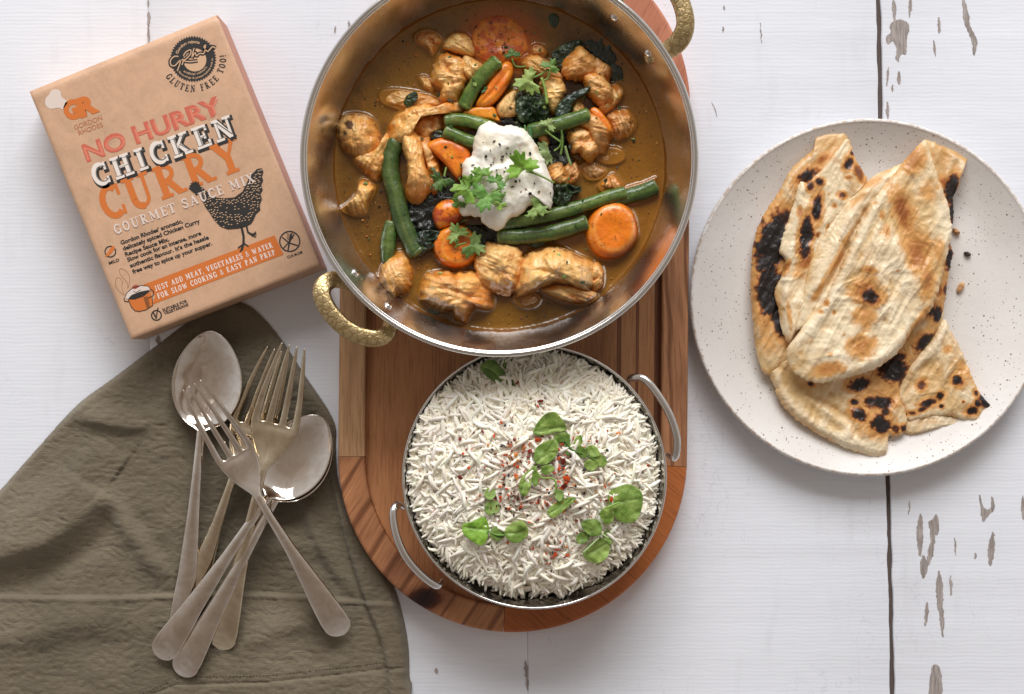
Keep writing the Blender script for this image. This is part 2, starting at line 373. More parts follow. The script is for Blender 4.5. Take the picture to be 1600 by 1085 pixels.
# joints: left at py 720 (lower end), bottom at px 790, right at py 725
w_l = mat_wood('oak_wood', srgb(160, 118, 82), srgb(214, 170, 126), 0, 14)
w_ll = mat_wood('walnut_wood', srgb(140, 90, 60), srgb(204, 142, 98), 32, 10, streaks=16, knot=(float(P(664, 936, TZ)[0]-tc1[0]), float(P(664, 936, TZ)[1]-tc1[1])))
w_lr = mat_wood('cherry_wood', srgb(160, 86, 40), srgb(200, 120, 66), -50, 6, sc=8)
w_r = mat_wood('striped_wood', srgb(136, 90, 60), srgb(216, 156, 112), -3, 10, streaks=22)
w_ur = mat_wood('rosy_wood', srgb(176, 106, 78), srgb(208, 138, 108), 25, 8)
jb = -92.5
g = .0004/TR*57
rim_seg('rim_segment', side(-1, .0+.001, .98), w_l)
rim_seg('rim_segment', arc(tc1, -180, jb-.07), w_ll)
rim_seg('rim_segment', arc(tc1, jb+.07, -2.5), w_lr)
rim_seg('rim_segment', arc(tc1, -2.35, 0, 4)+side(1, .001, .98), w_r)
rim_seg('rim_segment', side(1, .981, 1.0)[:1]+arc(tc0, 0.3, 89.9), w_ur)
rim_seg('rim_segment', arc(tc0, 90.05, 180)+side(-1, .999, .981)[1:], w_ll)
# floor boards: clipped to the stadium
def board(xa, xb, mat):
    xs = np.linspace(xa, xb, 14); top, bot = [], []
    R = TI+.003
    for x in xs:
        e = math.sqrt(max(R*R-x*x, 1e-8)); top.append(tc1+nx*x+ax*(LT+e)); bot.append(tc1+nx*x-ax*e)
    ring = top+bot[::-1]
    V = [(p[0], p[1], TF) for p in ring]+[(p[0], p[1], .003) for p in ring]; n = len(ring)
    Fc = [list(range(n))[::-1], list(range(n, 2*n))]+[(i, (i+1) % n, n+(i+1) % n, n+i) for i in range(n)]
    obj('floor_board', V, Fc, mat, tray, smooth=False)
w_f1 = mat_wood('mahogany_wood', srgb(178, 118, 76), srgb(214, 152, 104), 0, 5, rough=.45)
w_f2 = mat_wood('banded_wood', srgb(172, 116, 76), srgb(212, 156, 110), 0, 8)
w_f3 = mat_wood('dark_wood', srgb(112, 70, 48), srgb(156, 102, 72), 0, 8)
bx = [(-.1145, -.06, w_f1), (-.06, 0.006, w_f1), (.006, .056, w_f1), (.056, .080, w_f2), (.080, .083, w_f3), (.083, .0945, w_f2), (.0945, .0965, w_f3), (.0965, .109, w_f2), (.109, .1145, w_f3)]
for a, b, mt in bx: board(a+.0001, b-.0001, mt)
# ================================================================ STEEL
def mat_steel(name, c, rough, nb=.0002, scale=60, aniso=0, tarnish=None):
    m = M(name); setp(m, rough, .5, 1); m.b.inputs['Base Color'].default_value = (*c, 1)
    n = noise(m, scale, 4); r = ramp(m, n.outputs[0], [(.3, (max(rough-.05, .03),)*3), (.7, (rough+.08,)*3)]); m.l(r.outputs[0], m.b.inputs['Roughness'])
    if tarnish:
        n2 = noise(m, scale*2.2, 6, None, .65, .5); rc = ramp(m, n2.outputs[0], [(.38, tarnish), (.6, c)]); m.l(rc.outputs[0], m.b.inputs['Base Color'])
    if nb: bump(m, noise(m, scale*.7, 2).outputs[0], nb, .5)
    return m.m
steel = mat_steel('polished_steel', (.74, .72, .69), .17, .0003, 50)
steel_in = mat_steel('brushed_steel', (.84, .82, .80), .25, .0012, 38)
brass = None
def mat_brass():
    m = M('engraved_brass'); setp(m, .38, .5, 1)
    v = m.n('ShaderNodeTexVoronoi', feature='DISTANCE_TO_EDGE'); v.inputs['Scale'].default_value = 210
    tc = m.n('ShaderNodeTexCoord').outputs['Object']; nd = noise(m, 220, 3); ad = m.n('ShaderNodeVectorMath', operation='MULTIPLY_ADD'); ad.inputs[1].default_value = (.006,)*3
    m.l(nd.outputs['Color'], ad.inputs[0]); m.l(tc, ad.inputs[2]); m.l(ad.outputs[0], v.inputs['Vector'])
    r = ramp(m, v.outputs['Distance'], [(0, srgb(168, 144, 100)), (.2, srgb(204, 182, 138))]); m.l(r.outputs[0], m.b.inputs['Base Color'])
    rr = ramp(m, v.outputs['Distance'], [(0, (0, 0, 0)), (.2, (1, 1, 1))]); bump(m, rr.outputs[0], .00022, .6)
    return m.m
brass = mat_brass()
def lathe(prof, n=160, c=(0, 0)):
    pr = np.asarray(prof, float); th = np.linspace(0, 2*np.pi, n, endpoint=False)
    V = np.stack([c[0]+pr[:, None, 0]*np.cos(th), c[1]+pr[:, None, 0]*np.sin(th), np.repeat(pr[:, 1:2], n, 1)], -1).reshape(-1, 3)
    return V, grid_faces(n, len(pr), True)
# ---- curry pan
ZR = .100; ZS = .055
pc = P(780, 247, ZR); RR = 307*(H-ZR)/F
sc_ = P(778.5, 258, ZS); RS = 256*(H-ZS)/F
pan = thing('curry_pan', 'large round steel pan of chicken curry with two brass handles', 'pan', (pc[0], pc[1], TF))
w = .0011
inn = [(.002, TF+.0035), (.085, TF+.004), (.100, .020), (.112, .032), (RS+.0005, ZS), (RR-.0085, .083), (RR-.0022, ZR-.001)]
inn = crom(inn[1:], 6); inn = np.vstack([[(.0005, TF+.0035)], inn])
out = [(r+w, z-w*.6) for r, z in inn[::-1]]
V, Fc = lathe(np.vstack([inn, out]), 200, pc[:2]); obj('pan_body', V, Fc, steel_in, pan)
th = np.linspace(0, 2*np.pi, 17); ring = [(RR+.0020*math.cos(a), ZR+.0018*math.sin(a)) for a in th]
V, Fc = lathe(ring[::-1], 240, pc[:2]); obj('rolled_rim', V, Fc, steel, pan)
def rpt(px, py, z): return P(px, py, z)
def rivet(px, py, z):
    p = P(px, py, z); V, Fc = puff([(px+6.5*math.cos(a), py+6.5*math.sin(a)) for a in np.linspace(0, 2*np.pi, 12, endpoint=False)], 0, .0016, .002, 24, 6)[:2]
    c = P(px, py, 0); d = np.array([pc[0]-p[0], pc[1]-p[1], 0.0]); d /= np.linalg.norm(d)
    nrm = d*.92+np.array([0, 0, .38]); nrm /= np.linalg.norm(nrm)
    u = np.cross(nrm, (0, 0, 1)); u /= np.linalg.norm(u); v = np.cross(nrm, u); V = V-c
    # put it on the wall: radius at height z
    rr = np.interp(z, np.array(inn)[:, 1], np.array(inn)[:, 0]); base = np.array([pc[0], pc[1], 0])-d*(rr-.0004); base[2] = z
    obj('rivet', base+V[:, :1]*u+V[:, 1:2]*v+V[:, 2:3]*nrm, Fc, steel, pan)
for a in ((553, 428, .084), (606, 479, .084), (958, 30, .084), (1012, 84, .084)): rivet(*a)
def handle(path, zs, r, flat):
    pts = np.array([P(x, y, z) for (x, y), z in zip(path, zs)])
    V, Fc = tube(pts, r, 16, 8, flat, True, .55)
    return obj('brass_handle', V, Fc, brass, pan)
handle([(563, 446), (541, 441), (521, 437), (506, 446), (503, 462), (513, 484), (534, 508), (560, 524), (588, 529), (606, 520), (610, 500), (604, 488)],
       [.081, .083, .087, .091, .093, .094, .094, .093, .091, .087, .083, .081], [.0052, .0056, .0062, .0066, .0066, .0064, .0064, .0064, .0064, .0060, .0052, .005], .62)
handle([(1010, 90), (1026, 84), (1048, 76), (1064, 60), (1071, 36), (1064, 4), (1046, -26), (1018, -48), (990, -52), (974, -36), (970, -16), (962, 4)],
       [.081, .083, .088, .092, .094, .094, .094, .093, .091, .087, .083, .081], [.0052, .0056, .0068, .0072, .0066, .0064, .0064, .0064, .0064, .0060, .0052, .005], .62)
# ---- rice bowl
ZB = .066
bc = P(835, 745.5, ZB); RB = 205*(H-ZB)/F
bowl = thing('rice_bowl', 'small round steel bowl heaped with white rice', 'bowl', (bc[0], bc[1], TF))
bi = crom([(.066, TF+.002), (.075, .018), (RB-.0165, .032), (RB-.0100, .047), (RB-.0045, .058), (RB-.0006, ZB)], 6); bi = np.vstack([[(.0005, TF+.002)], bi])
bo = [(r+.0009, z-.0004) for r, z in bi[::-1]]
V, Fc = lathe(np.vstack([bi, bo]), 180, bc[:2]); obj('bowl_body', V, Fc, steel, bowl)
ring = [(RB+.0009*math.cos(a), ZB+.0009*math.sin(a)) for a in np.linspace(0, 2*np.pi, 13)]
V, Fc = lathe(ring[::-1], 200, bc[:2]); obj('bowl_rim', V, Fc, steel, bowl)
def loop(path, zs):
    V, Fc = tube(np.array([P(x, y, z) for (x, y), z in zip(path, zs)]), [.0016]+[.0029]*(len(path)-2)+[.0016], 14, 8, .8)
    obj('loop_handle', V, Fc, steel, bowl)
loop([(982, 600), (986, 592), (1000, 590), (1015, 600), (1034, 626), (1048, 652), (1057, 682), (1057, 705), (1052, 716), (1042, 710)], [.052, .056, .06, .062, .063, .063, .062, .06, .057, .052])
loop([(632, 794), (622, 789), (615, 797), (615, 815), (621, 842), (633, 868), (650, 890), (670, 908), (684, 915), (692, 906)], [.052, .056, .06, .062, .063, .063, .062, .06, .057, .052])
# ================================================================ PLATE
ZP = .021
plc = P(1358, 465, ZP); RP = 279*(H-ZP)/F
def mat_plate():
    m = M('speckled_glaze'); setp(m, .42, .4)
    def specks(scale, thr, rmask):
        v = m.n('ShaderNodeTexVoronoi'); v.inputs['Scale'].default_value = scale; tc = m.n('ShaderNodeTexCoord').outputs['Object']; m.l(tc, v.inputs['Vector'])
        sp = m.n('ShaderNodeSeparateColor'); m.l(v.outputs['Color'], sp.inputs[0])
        mm = m.n('ShaderNodeMath', operation='MULTIPLY'); m.l(sp.outputs[0], mm.inputs[0]); mm.inputs[1].default_value = thr
        lt = m.n('ShaderNodeMath', operation='LESS_THAN'); m.l(v.outputs['Distance'], lt.inputs[0]); m.l(mm.outputs[0], lt.inputs[1])
        g_ = m.n('ShaderNodeMath', operation='GREATER_THAN'); m.l(sp.outputs[1], g_.inputs[0]); g_.inputs[1].default_value = rmask
        x = m.n('ShaderNodeMath', operation='MULTIPLY'); m.l(lt.outputs[0], x.inputs[0]); m.l(g_.outputs[0], x.inputs[1]); return x.outputs[0]
    n = noise(m, 14, 4); base = ramp(m, n.outputs[0], [(.3, srgb(222, 217, 211)), (.7, srgb(233, 229, 224))]).outputs[0]
    a = specks(260, .19, .2); b = specks(430, .22, .3)
    c = mixc(m, base, srgb(142, 114, 96), a); c = mixc(m, c, srgb(150, 122, 104), b)
    vc = m.n('ShaderNodeVertexColor', layer_name='Col')
    n3 = noise(m, 260, 3); rr = ramp(m, n3.outputs[0], [(.42, (0, 0, 0)), (.6, (1, 1, 1))])
    mk = m.n('ShaderNodeMath', operation='MULTIPLY'); m.l(vc.outputs[0], mk.inputs[0]); m.l(rr.outputs[0], mk.inputs[1])
    c = mixc(m, c, srgb(186, 164, 146), mk.outputs[0]); m.l(c, m.b.inputs['Base Color'])
    inv = m.n('ShaderNodeMath', operation='SUBTRACT'); inv.inputs[0].default_value = 1; m.l(a, inv.inputs[1])
    p = bump(m, inv.outputs[0], .0003, .6); bump(m, noise(m, 160, 3).outputs[0], .0003, .6, p)
    return m.m
pp = np.vstack([[(.0005, .0075)], crom([(.07, .0072), (.098, .0078), (.112, .0105), (.124, .0150), (RP-.004, ZP-.0015), (RP-.0016, ZP-.0001), (RP, ZP-.0010), (RP-.0012, ZP-.0035), (.120, .0085), (.09, .0025), (.072, .0008), (.068, .0004)], 6), [(.0005, .0006)]])
V, Fc = lathe(pp, 220, plc[:2])
rad = np.hypot(V[:, 0]-plc[0], V[:, 1]-plc[1]); m_ = np.exp(-((rad-(RP-.0008))/.0009)**2)
V[:, 2] += .0004*fbm(V[:, 0]*22, V[:, 1]*22, 0, 2, 3)*(rad > .08)
tag(obj('dinner_plate', V, Fc, mat_plate(), col=np.stack([m_]*3, 1), base=(plc[0], plc[1], 0)), 'off-white speckled stoneware plate holding torn flatbread', 'plate')
# ================================================================ CARTON
ZC = .043
def mat_card(name, c):
    m = M(name); setp(m, .5, .4)
    n = noise(m, 42, 6, None, .65, .6); r = ramp(m, n.outputs[0], [(.3, tuple(x*.86 for x in c)), (.5, c), (.75, tuple(min(x*1.1, 1) for x in c))])
    n2 = noise(m, 260, 3, None, .6, 1.5); r2 = ramp(m, n2.outputs[0], [(.3, (.93, .93, .93)), (.62, (1.03, 1.03, 1.03))])
    m.l(mixc(m, r.outputs[0], r2.outputs[0], 1, 'MULTIPLY'), m.b.inputs['Base Color']); bump(m, n.outputs[0], .0004, .5)
    return m.m
kraft = mat_card('kraft_card', srgb(208, 168, 136)); kraft_red = mat_card('red_print_card', srgb(190, 128, 100))
ink_black = solid('black_ink', srgb(42, 40, 38), .5); ink_orange = solid('orange_ink', srgb(212, 116, 48), .5); ink_red = solid('coral_ink', srgb(206, 104, 82), .5)
ink_white = solid('white_ink', srgb(238, 226, 216), .5); ink_brown = solid('brown_ink', srgb(186, 112, 76), .5); ink_tan = solid('tan_ink', srgb(214, 174, 138), .5); ink_rust = solid('rust_ink', srgb(168, 76, 54), .5); ink_cream = solid('cream_ink', srgb(226, 208, 196), .5); ink_dbrown = solid('dark_brown_ink', srgb(140, 82, 40), .5)
cTL, cTR, cBR, cBL = (45, 142), (338, 22), (500, 415), (205, 530)
box_o = thing('sauce_mix_box', 'brown card sauce mix box printed with a black hen and the word CURRY', 'box', tuple(P(272, 277, 0)))
def lerp(a, b, t): return (a[0]+(b[0]-a[0])*t, a[1]+(b[1]-a[1])*t)
# front panel: slightly crowned, folded down over the last 8 px at the top end
nu, nv = 40, 54
uu = np.r_[0, .006, np.linspace(.02, .98, nu-4), .994, 1]; vv = np.r_[0, .016, .024, np.linspace(.04, .985, nv-5), .995, 1]
U, Vv = np.meshgrid(uu, vv)
X = (1-U)*(1-Vv)*cTL[0]+U*(1-Vv)*cTR[0]+U*Vv*cBR[0]+(1-U)*Vv*cBL[0]
Y = (1-U)*(1-Vv)*cTL[1]+U*(1-Vv)*cTR[1]+U*Vv*cBR[1]+(1-U)*Vv*cBL[1]
pv = P(X.ravel(), Y.ravel(), ZC)
u, v = U.ravel(), Vv.ravel()
edge = np.minimum(np.minimum(u, 1-u)*317, (1-v)*420)
pv[:, 2] = ZC-.0012*np.exp(-edge/1.6)-.0030*np.clip(1-v/.022, 0, 1)**1.2
obj('front_panel', pv, grid_faces(len(uu), len(vv))[:, ::-1], kraft, box_o, smooth=True)
def quad_panel(name, a, b, mat, flare=0, za=ZC-.0012, seg=24, flap=0):
    nrm = np.array([b[1]-a[1], -(b[0]-a[0])], float); nrm /= np.linalg.norm(nrm)
    V = []
    for z, f in ((za, 0), (za*.75, .5), (za*.45, 1.0), (za*.2, .8), (.0004, .25)):
        for t in np.linspace(0, 1, seg):
            p = np.array(lerp(a, b, t)); wv = P(p[0], p[1], ZC)[:2]; bow = flare*f*math.sin(math.pi*t)**.6
            V.append((wv[0]+nrm[0]*bow, wv[1]-nrm[1]*bow, z))
    return obj(name, V, grid_faces(seg, 5), mat, box_o)
quad_panel('side_panel', cTR, cBR, kraft_red, .0005)
quad_panel('end_panel', cBR, cBL, kraft, .0006)
quad_panel('side_panel', cBL, cTL, kraft, .0008)
quad_panel('end_panel', cTL, cTR, kraft, .0, ZC-.0042)
b4 = [P(*c, ZC)[:2] for c in (cTL, cTR, cBR, cBL)]
obj('back_panel', [(*p, .0006) for p in b4], [(0, 1, 2, 3)], kraft, box_o, smooth=False)
ZT = ZC+.00018
_zi = [0]
def flat_poly(name, polys, mat, parent=box_o, lift=0):
    """polys: list of pixel outlines (concave ok) printed on the front panel"""
    Vs, Fs, n = [], [], 0
    for k, pl in enumerate(polys):
        pl = np.asarray(pl, float)
        if len(pl) < 3: continue
        V = P(pl[:, 0], pl[:, 1], ZC); V[:, 2] = ZT+lift+(k % 40)*2e-6
        tr = tessellate_polygon([[Vector(q) for q in V]])
        for t in tr:
            t = list(t); a, b, c = V[t[0]], V[t[1]], V[t[2]]
            if np.cross(b-a, c-a)[2] < 0: t = t[::-1]
            Fs.append([i+n for i in t])
        Vs.append(V); n += len(V)
    return obj(name, np.concatenate(Vs), Fs, mat, parent, smooth=False)
# ---- slab-serif stroke alphabet (unit height)
def E(cx, cy, rx, ry, a0, a1, n=14): return [(cx+rx*math.cos(math.radians(a)), cy+ry*math.sin(math.radians(a))) for a in np.linspace(a0, a1, n)]
TH, TN = .19, .085
def stem(x, y0=.0, y1=1., s=.17, a=True, b=True):
    r = [([(x, y0+.0), (x, y1-.0)], TH)]
    if a: r.append(([(x-s, y0+.04), (x+s, y0+.04)], TN))
    if b: r.append(([(x-s, y1-.04), (x+s, y1-.04)], TN))
    return r
def bowlr(x, y0, y1, rx): return [([(x, y1-.045)]+E(x+.1, (y0+y1)/2, rx, (y1-y0)/2-.045, 90, -90)+[(x, y0+.045)], .12)]
GL = {
'A': (.84, [([(.16, .03), (.42, .97)], .09), ([(.42, .97), (.68, .03)], TH), ([(.25, .32), (.6, .32)], TN), ([(.02, .04), (.30, .04)], TN), ([(.54, .04), (.84, .04)], TN)]),
'B': (.68, stem(.2)+bowlr(.2, .48, 1, .22)+bowlr(.2, 0, .54, .26)),
'C': (.66, [(E(.36, .5, .26, .45, 50, 310, 20), .17), ([(.60, .98), (.60, .64)], .08), ([(.60, .02), (.60, .30)], .07)]),
'D': (.74, stem(.2)+bowlr(.2, 0, 1, .36)),
'E': (.64, stem(.2)+[([(.2, .955), (.58, .955)], TN), ([(.2, .045), (.6, .045)], TN), ([(.57, 1), (.57, .74)], .08), ([(.59, 0), (.59, .28)], .08), ([(.2, .5), (.46, .5)], TN), ([(.46, .38), (.46, .62)], .07)]),
'F': (.60, stem(.2)+[([(.2, .955), (.58, .955)], TN), ([(.57, 1), (.57, .72)], .08), ([(.2, .5), (.44, .5)], TN), ([(.44, .38), (.44, .62)], .07)]),
'G': (.72, [(E(.36, .5, .26, .45, 50, 330, 20), .17), ([(.60, .98), (.60, .64)], .08), ([(.6, .42), (.6, .05)], .15), ([(.44, .42), (.72, .42)], TN)]),
'H': (.82, stem(.2)+stem(.62)+[([(.2, .5), (.62, .5)], TN)]),
'I': (.40, stem(.2)),
'J': (.56, [([(.38, .97), (.38, .25)]+E(.23, .25, .15, .2, 0, -170, 8), .15), ([(.2, .96), (.56, .96)], TN)]),
'K': (.80, stem(.2)+[([(.26, .42), (.64, .95)], .09), ([(.36, .55), (.64, .05)], TH*.9), ([(.48, .96), (.8, .96)], TN), ([(.5, .04), (.82, .04)], TN)]),
'L': (.62, stem(.2)+[([(.2, .045), (.6, .045)], TN), ([(.58, 0), (.58, .32)], .08)]),
'M': (.98, [([(.16, .03), (.16, .97)], .09), ([(.18, .97), (.46, .2)], TH*.85), ([(.46, .2), (.74, .97)], .08)]+stem(.78, s=.16)+[([(.02, .04), (.30, .04)], TN), ([(.02, .96), (.2, .96)], TN)]),
'N': (.84, [([(.18, .03), (.18, .97)], .09), ([(.2, .95), (.64, .06)], TH), ([(.66, .03), (.66, .97)], .09), ([(.02, .04), (.34, .04)], TN), ([(.04, .96), (.26, .96)], TN), ([(.5, .96), (.82, .96)], TN)]),
'O': (.70, [(E(.35, .5, .25, .44, 0, 360, 28), .16)]),
'P': (.66, stem(.2)+bowlr(.2, .44, 1, .24)),
'R': (.78, stem(.2)+bowlr(.2, .46, 1, .24)+[([(.36, .48), (.58, .06)], TH*.9), ([(.5, .04), (.78, .04)], TN)]),
'S': (.60, [(E(.3, .73, .2, .225, 30, 200, 10)+[(.3, .52)]+E(.3, .27, .21, .225, 20, -150, 10), .15), ([(.53, .98), (.53, .68)], .07), ([(.07, .02), (.07, .32)], .07)]),
'T': (.68, stem(.34, b=False)+[([(.02, .955), (.66, .955)], TN), ([(.04, 1), (.04, .7)], .08), ([(.64, 1), (.64, .7)], .08)]),
'U': (.80, [([(.2, .97), (.2, .3)]+E(.4, .3, .2, .26, 180, 360, 12)[:7], TH*.95), (E(.4, .3, .2, .26, 250, 360, 8)+[(.62, .97)], .09), ([(.02, .96), (.38, .96)], TN), ([(.48, .96), (.78, .96)], TN)]),
'V': (.80, [([(.14, .97), (.40, .03)], TH), ([(.40, .03), (.66, .97)], .09), ([(.0, .96), (.3, .96)], TN), ([(.5, .96), (.8, .96)], TN)]),
'W': (1.1, [([(.14, .97), (.34, .05)], TH*.85), ([(.34, .05), (.54, .9)], .08), ([(.52, .9), (.74, .05)], TH*.85), ([(.74, .05), (.94, .97)], .08), ([(.0, .96), (.3, .96)], TN), ([(.8, .96), (1.08, .96)], TN)]),
'X': (.80, [([(.16, .97), (.62, .03)], TH), ([(.62, .97), (.16, .03)], .09), ([(.0, .96), (.34, .96)], TN), ([(.46, .96), (.78, .96)], TN), ([(.0, .04), (.3, .04)], TN), ([(.46, .04), (.8, .04)], TN)]),
'Y': (.80, [([(.14, .97), (.4, .48)], TH), ([(.66, .97), (.4, .48)], .09), ([(.4, .5), (.4, .03)], TH), ([(.0, .96), (.32, .96)], TN), ([(.5, .96), (.8, .96)], TN), ([(.22, .04), (.58, .04)], TN)]),
'&': (.76, [([(.66, .06), (.24, .66)]+E(.34, .78, .13, .17, 200, 0, 8)+[(.4, .55), (.16, .36)]+E(.3, .24, .17, .2, 170, 330, 8)+[(.66, .5)], .1)]),
',': (.24, [([(.14, .12), (.06, -.14)], .12)]), '!': (.34, [([(.17, 1), (.17, .3)], .16), ([(.17, .14), (.17, 0)], .17)]), ' ': (.42, []), '.': (.24, [([(.12, .14), (.12, 0)], .15)]),
}
def ribbon(pts, w, ext=0):
    p = np.asarray(pts, float); T = np.gradient(p, axis=0) if len(p) > 2 else np.repeat((p[1]-p[0])[None], 2, 0)
    T = T/(np.linalg.norm(T, axis=1)[:, None]+1e-9); N = np.stack([-T[:, 1], T[:, 0]], 1)
    p = p.copy(); p[0] -= T[0]*ext; p[-1] += T[-1]*ext
    return np.vstack([p+N*w/2, (p-N*w/2)[::-1]])
def ribbons_mesh(name, rib, mat, lift, parent=box_o):
    """rib: list of pixel-space ribbon outlines (2n points), meshed as quad strips, each a hair above the last"""
    Vs, Fs, n = [], [], 0
    for k, r in enumerate(rib):
        m_ = len(r)//2; V = P(r[:, 0], r[:, 1], ZC); V[:, 2] = ZT+lift+(k % 9)*6e-6
        for i in range(m_-1):
            q = [i, i+1, 2*m_-2-i, 2*m_-1-i]; a, b, c = V[q[0]], V[q[1]], V[q[2]]
            if np.cross(b-a, c-a)[2] < 0: q = q[::-1]
            Fs.append([x+n for x in q])
        Vs.append(V); n += len(V)
    return obj(name, np.concatenate(Vs), Fs, mat, parent, smooth=False)
def slab(text, p0, p1, h, mat, lift=0, expand=0, shift=(0, 0), name='lettering', gap=.08, parent=box_o, thin=1, arcf=None):
    tot = sum(GL[c][0]+gap for c in text)-gap
    p0 = np.array(p0, float)+shift; p1 = np.array(p1, float)+shift
    L = np.linalg.norm(p1-p0); dx = (p1-p0)/L; dy = np.array([dx[1], -dx[0]]); sx = L/tot
    x = 0; rib = []
    for c in text:
        wd, st = GL[c]
        for pts, w_ in st:
            pp_ = np.array(pts, float)
            q = np.stack([(pp_[:, 0]+x)*sx, pp_[:, 1]*h], 1)     # px units
            ww = w_*(h*.5+sx*.5)*thin+2*expand
            r = ribbon(q, ww, expand if len(pts) < 12 else 0)
            if arcf is None: rib.append(p0+r[:, :1]*dx+r[:, 1:]*dy)
            else: rib.append(arcf(r, L))
        x += wd+gap
    return ribbons_mesh(name, rib, mat, lift, parent)
def arcfun(cx, cy, R, a0, sgn=-1):
    """text running counter-clockwise round the bottom (outward feet): a0 start angle, y-down degrees"""
    def f(r, L):
        if sgn < 0: a = math.radians(a0)-r[:, 0]/R; rr = R-r[:, 1]
        else: a = math.radians(a0)+r[:, 0]/R; rr = R+r[:, 1]
        return np.stack([cx+rr*np.cos(a), cy+rr*np.sin(a)], 1)
    return f
# ---- plain lettering from Blender's own font
def font(text, p0, p1, h, mat, lift=0, bold=0, name='lettering', parent=box_o, arcf=None):
    cu = bpy.data.curves.new('t', 'FONT'); cu.body = text; cu.size = 1; cu.offset = bold; cu.resolution_u = 3; cu.fill_mode = 'FRONT'
    o = bpy.data.objects.new('t', cu); C.objects.link(o); bpy.context.view_layer.update()
    me = bpy.data.meshes.new_from_object(o.evaluated_get(bpy.context.evaluated_depsgraph_get()))
    v = np.zeros(len(me.vertices)*3); me.vertices.foreach_get('co', v); v = v.reshape(-1, 3); fc = [list(p.vertices) for p in me.polygons]
    bpy.data.objects.remove(o); bpy.data.curves.remove(cu); bpy.data.meshes.remove(me)
    p0 = np.array(p0, float); p1 = np.array(p1, float); L = np.linalg.norm(p1-p0); dx = (p1-p0)/L; dy = np.array([dx[1], -dx[0]])
    x = (v[:, 0]-v[:, 0].min())/(v[:, 0].max()-v[:, 0].min())*L; y = v[:, 1]/.70*h
    q = p0+x[:, None]*dx+y[:, None]*dy if arcf is None else arcf(np.stack([x, y], 1), L)
    V = P(q[:, 0], q[:, 1], ZC); V[:, 2] = ZT+lift
    a, b, c = V[[f[0] for f in fc]], V[[f[1] for f in fc]], V[[f[2] for f in fc]]
    up = np.cross(b-a, c-a)[:, 2].sum() > 0
    return obj(name, V, fc if up else [f[::-1] for f in fc], mat, parent, smooth=False)
font('NO HURRY', (136, 253), (348, 176), 27, ink_red, 0, .035)
font('NO HURRY', (137.2, 251.2), (348.5, 174.4), 22, solid('light_coral_ink', srgb(224, 130, 104), .5), .00004, -.012)
slab('CHICKEN', (150, 293), (370, 212), 34, ink_black, 0, 2.6, (2.6, 2.4), gap=.2)
slab('CHICKEN', (150, 293), (370, 212), 34, ink_white, .00010, .4, gap=.2)
slab('CHICKEN', (152.2, 289), (371, 208.5), 27, solid('grey_ink', srgb(120, 116, 112), .5), .00017, 0, gap=.2, thin=.3)
slab('CURRY', (166, 346), (386, 262), 51, ink_orange, 0, .4, gap=.09)
slab('GOURMET SAUCE MIX', (181, 367), (400, 284), 15, ink_cream, .00035, 0, gap=.14)
for tx, a, b in [('Gordon Rhodes\u2019 aromatic,', (189.5, 383), (286, 348)), ('delicately spiced Chicken Curry', (193, 392), (313, 348)), ('Recipe Sauce Mix.', (196.5, 401), (265, 376.5)),
                 ('Slow cook for an intense, more', (200, 409.5), (315, 367)), ('authentic flavour. It\u2019s the hassle', (204, 418.5), (327, 373.5)), ('free way to spice up your supper.', (208, 428), (332, 383))]:
    font(tx, a, b, 6.4, ink_black, 0, .035, name='small_print')
font('MILD', (171, 414), (187, 408), 4.6, ink_black, 0, .03, name='small_print')
def ringp(cx, cy, r0, r1, n=40, name='ring_mark', mat=ink_black, lift=0, a0=0, a1=360, parent=box_o):
    a = np.radians(np.linspace(a0, a1, n)); V = []
    for t in a: V += [(cx+r0*math.cos(t), cy+r0*math.sin(t)), (cx+r1*math.cos(t), cy+r1*math.sin(t))]
    V = np.array(V); W_ = P(V[:, 0], V[:, 1], ZC); W_[:, 2] = ZT+lift
    return obj(name, W_, [(2*i, 2*i+1, 2*i+3, 2*i+2) for i in range(n-1)], mat, parent, smooth=False)
circ = lambda cx, cy, r, n=32: [(cx+r*math.cos(t), cy+r*math.sin(t)) for t in np.linspace(0, 2*np.pi, n, endpoint=False)]
ringp(172.5, 393.5, 7.4, 9.2); flat_poly('chilli_mark', [[(178, 384), (180, 388), (174, 396), (166, 402), (164, 401), (169, 394), (173, 387)]], ink_orange, lift=.00003)
flat_poly('banner', [[(224, 445), (429, 368), (443, 398), (238, 476), (243, 462)]], ink_orange)
slab('JUST ADD MEAT, VEGETABLES & WATER', (243, 456), (427, 386.5), 8.6, ink_white, .00005, 0, gap=.16)
slab('FOR SLOW COOKING & EASY PAN PREP', (247.5, 467.5), (431, 398), 8.6, ink_white, .00005, 0, gap=.16)
ringp(452.7, 377.5, 14.6, 16.6)
flat_poly('crossed_grain_mark', [[(449, 391), (451, 378), (453, 366), (456, 364), (456, 372), (453, 381), (451, 392)], ribbon([(441, 371), (452, 380), (465, 384)], 2), ribbon([(443, 388), (452, 378), (460, 366)], 1.6)]+
          [[(453+s*1, 376-k*3.6), (453+s*6, 371-k*3.6), (453+s*2, 373-k*3.6)] for k in range(3) for s in (-1, 1)], ink_black)
font('CUK-M-248', (449.6, 404.5), (473, 396), 4.2, ink_black, 0, .02, name='small_print')
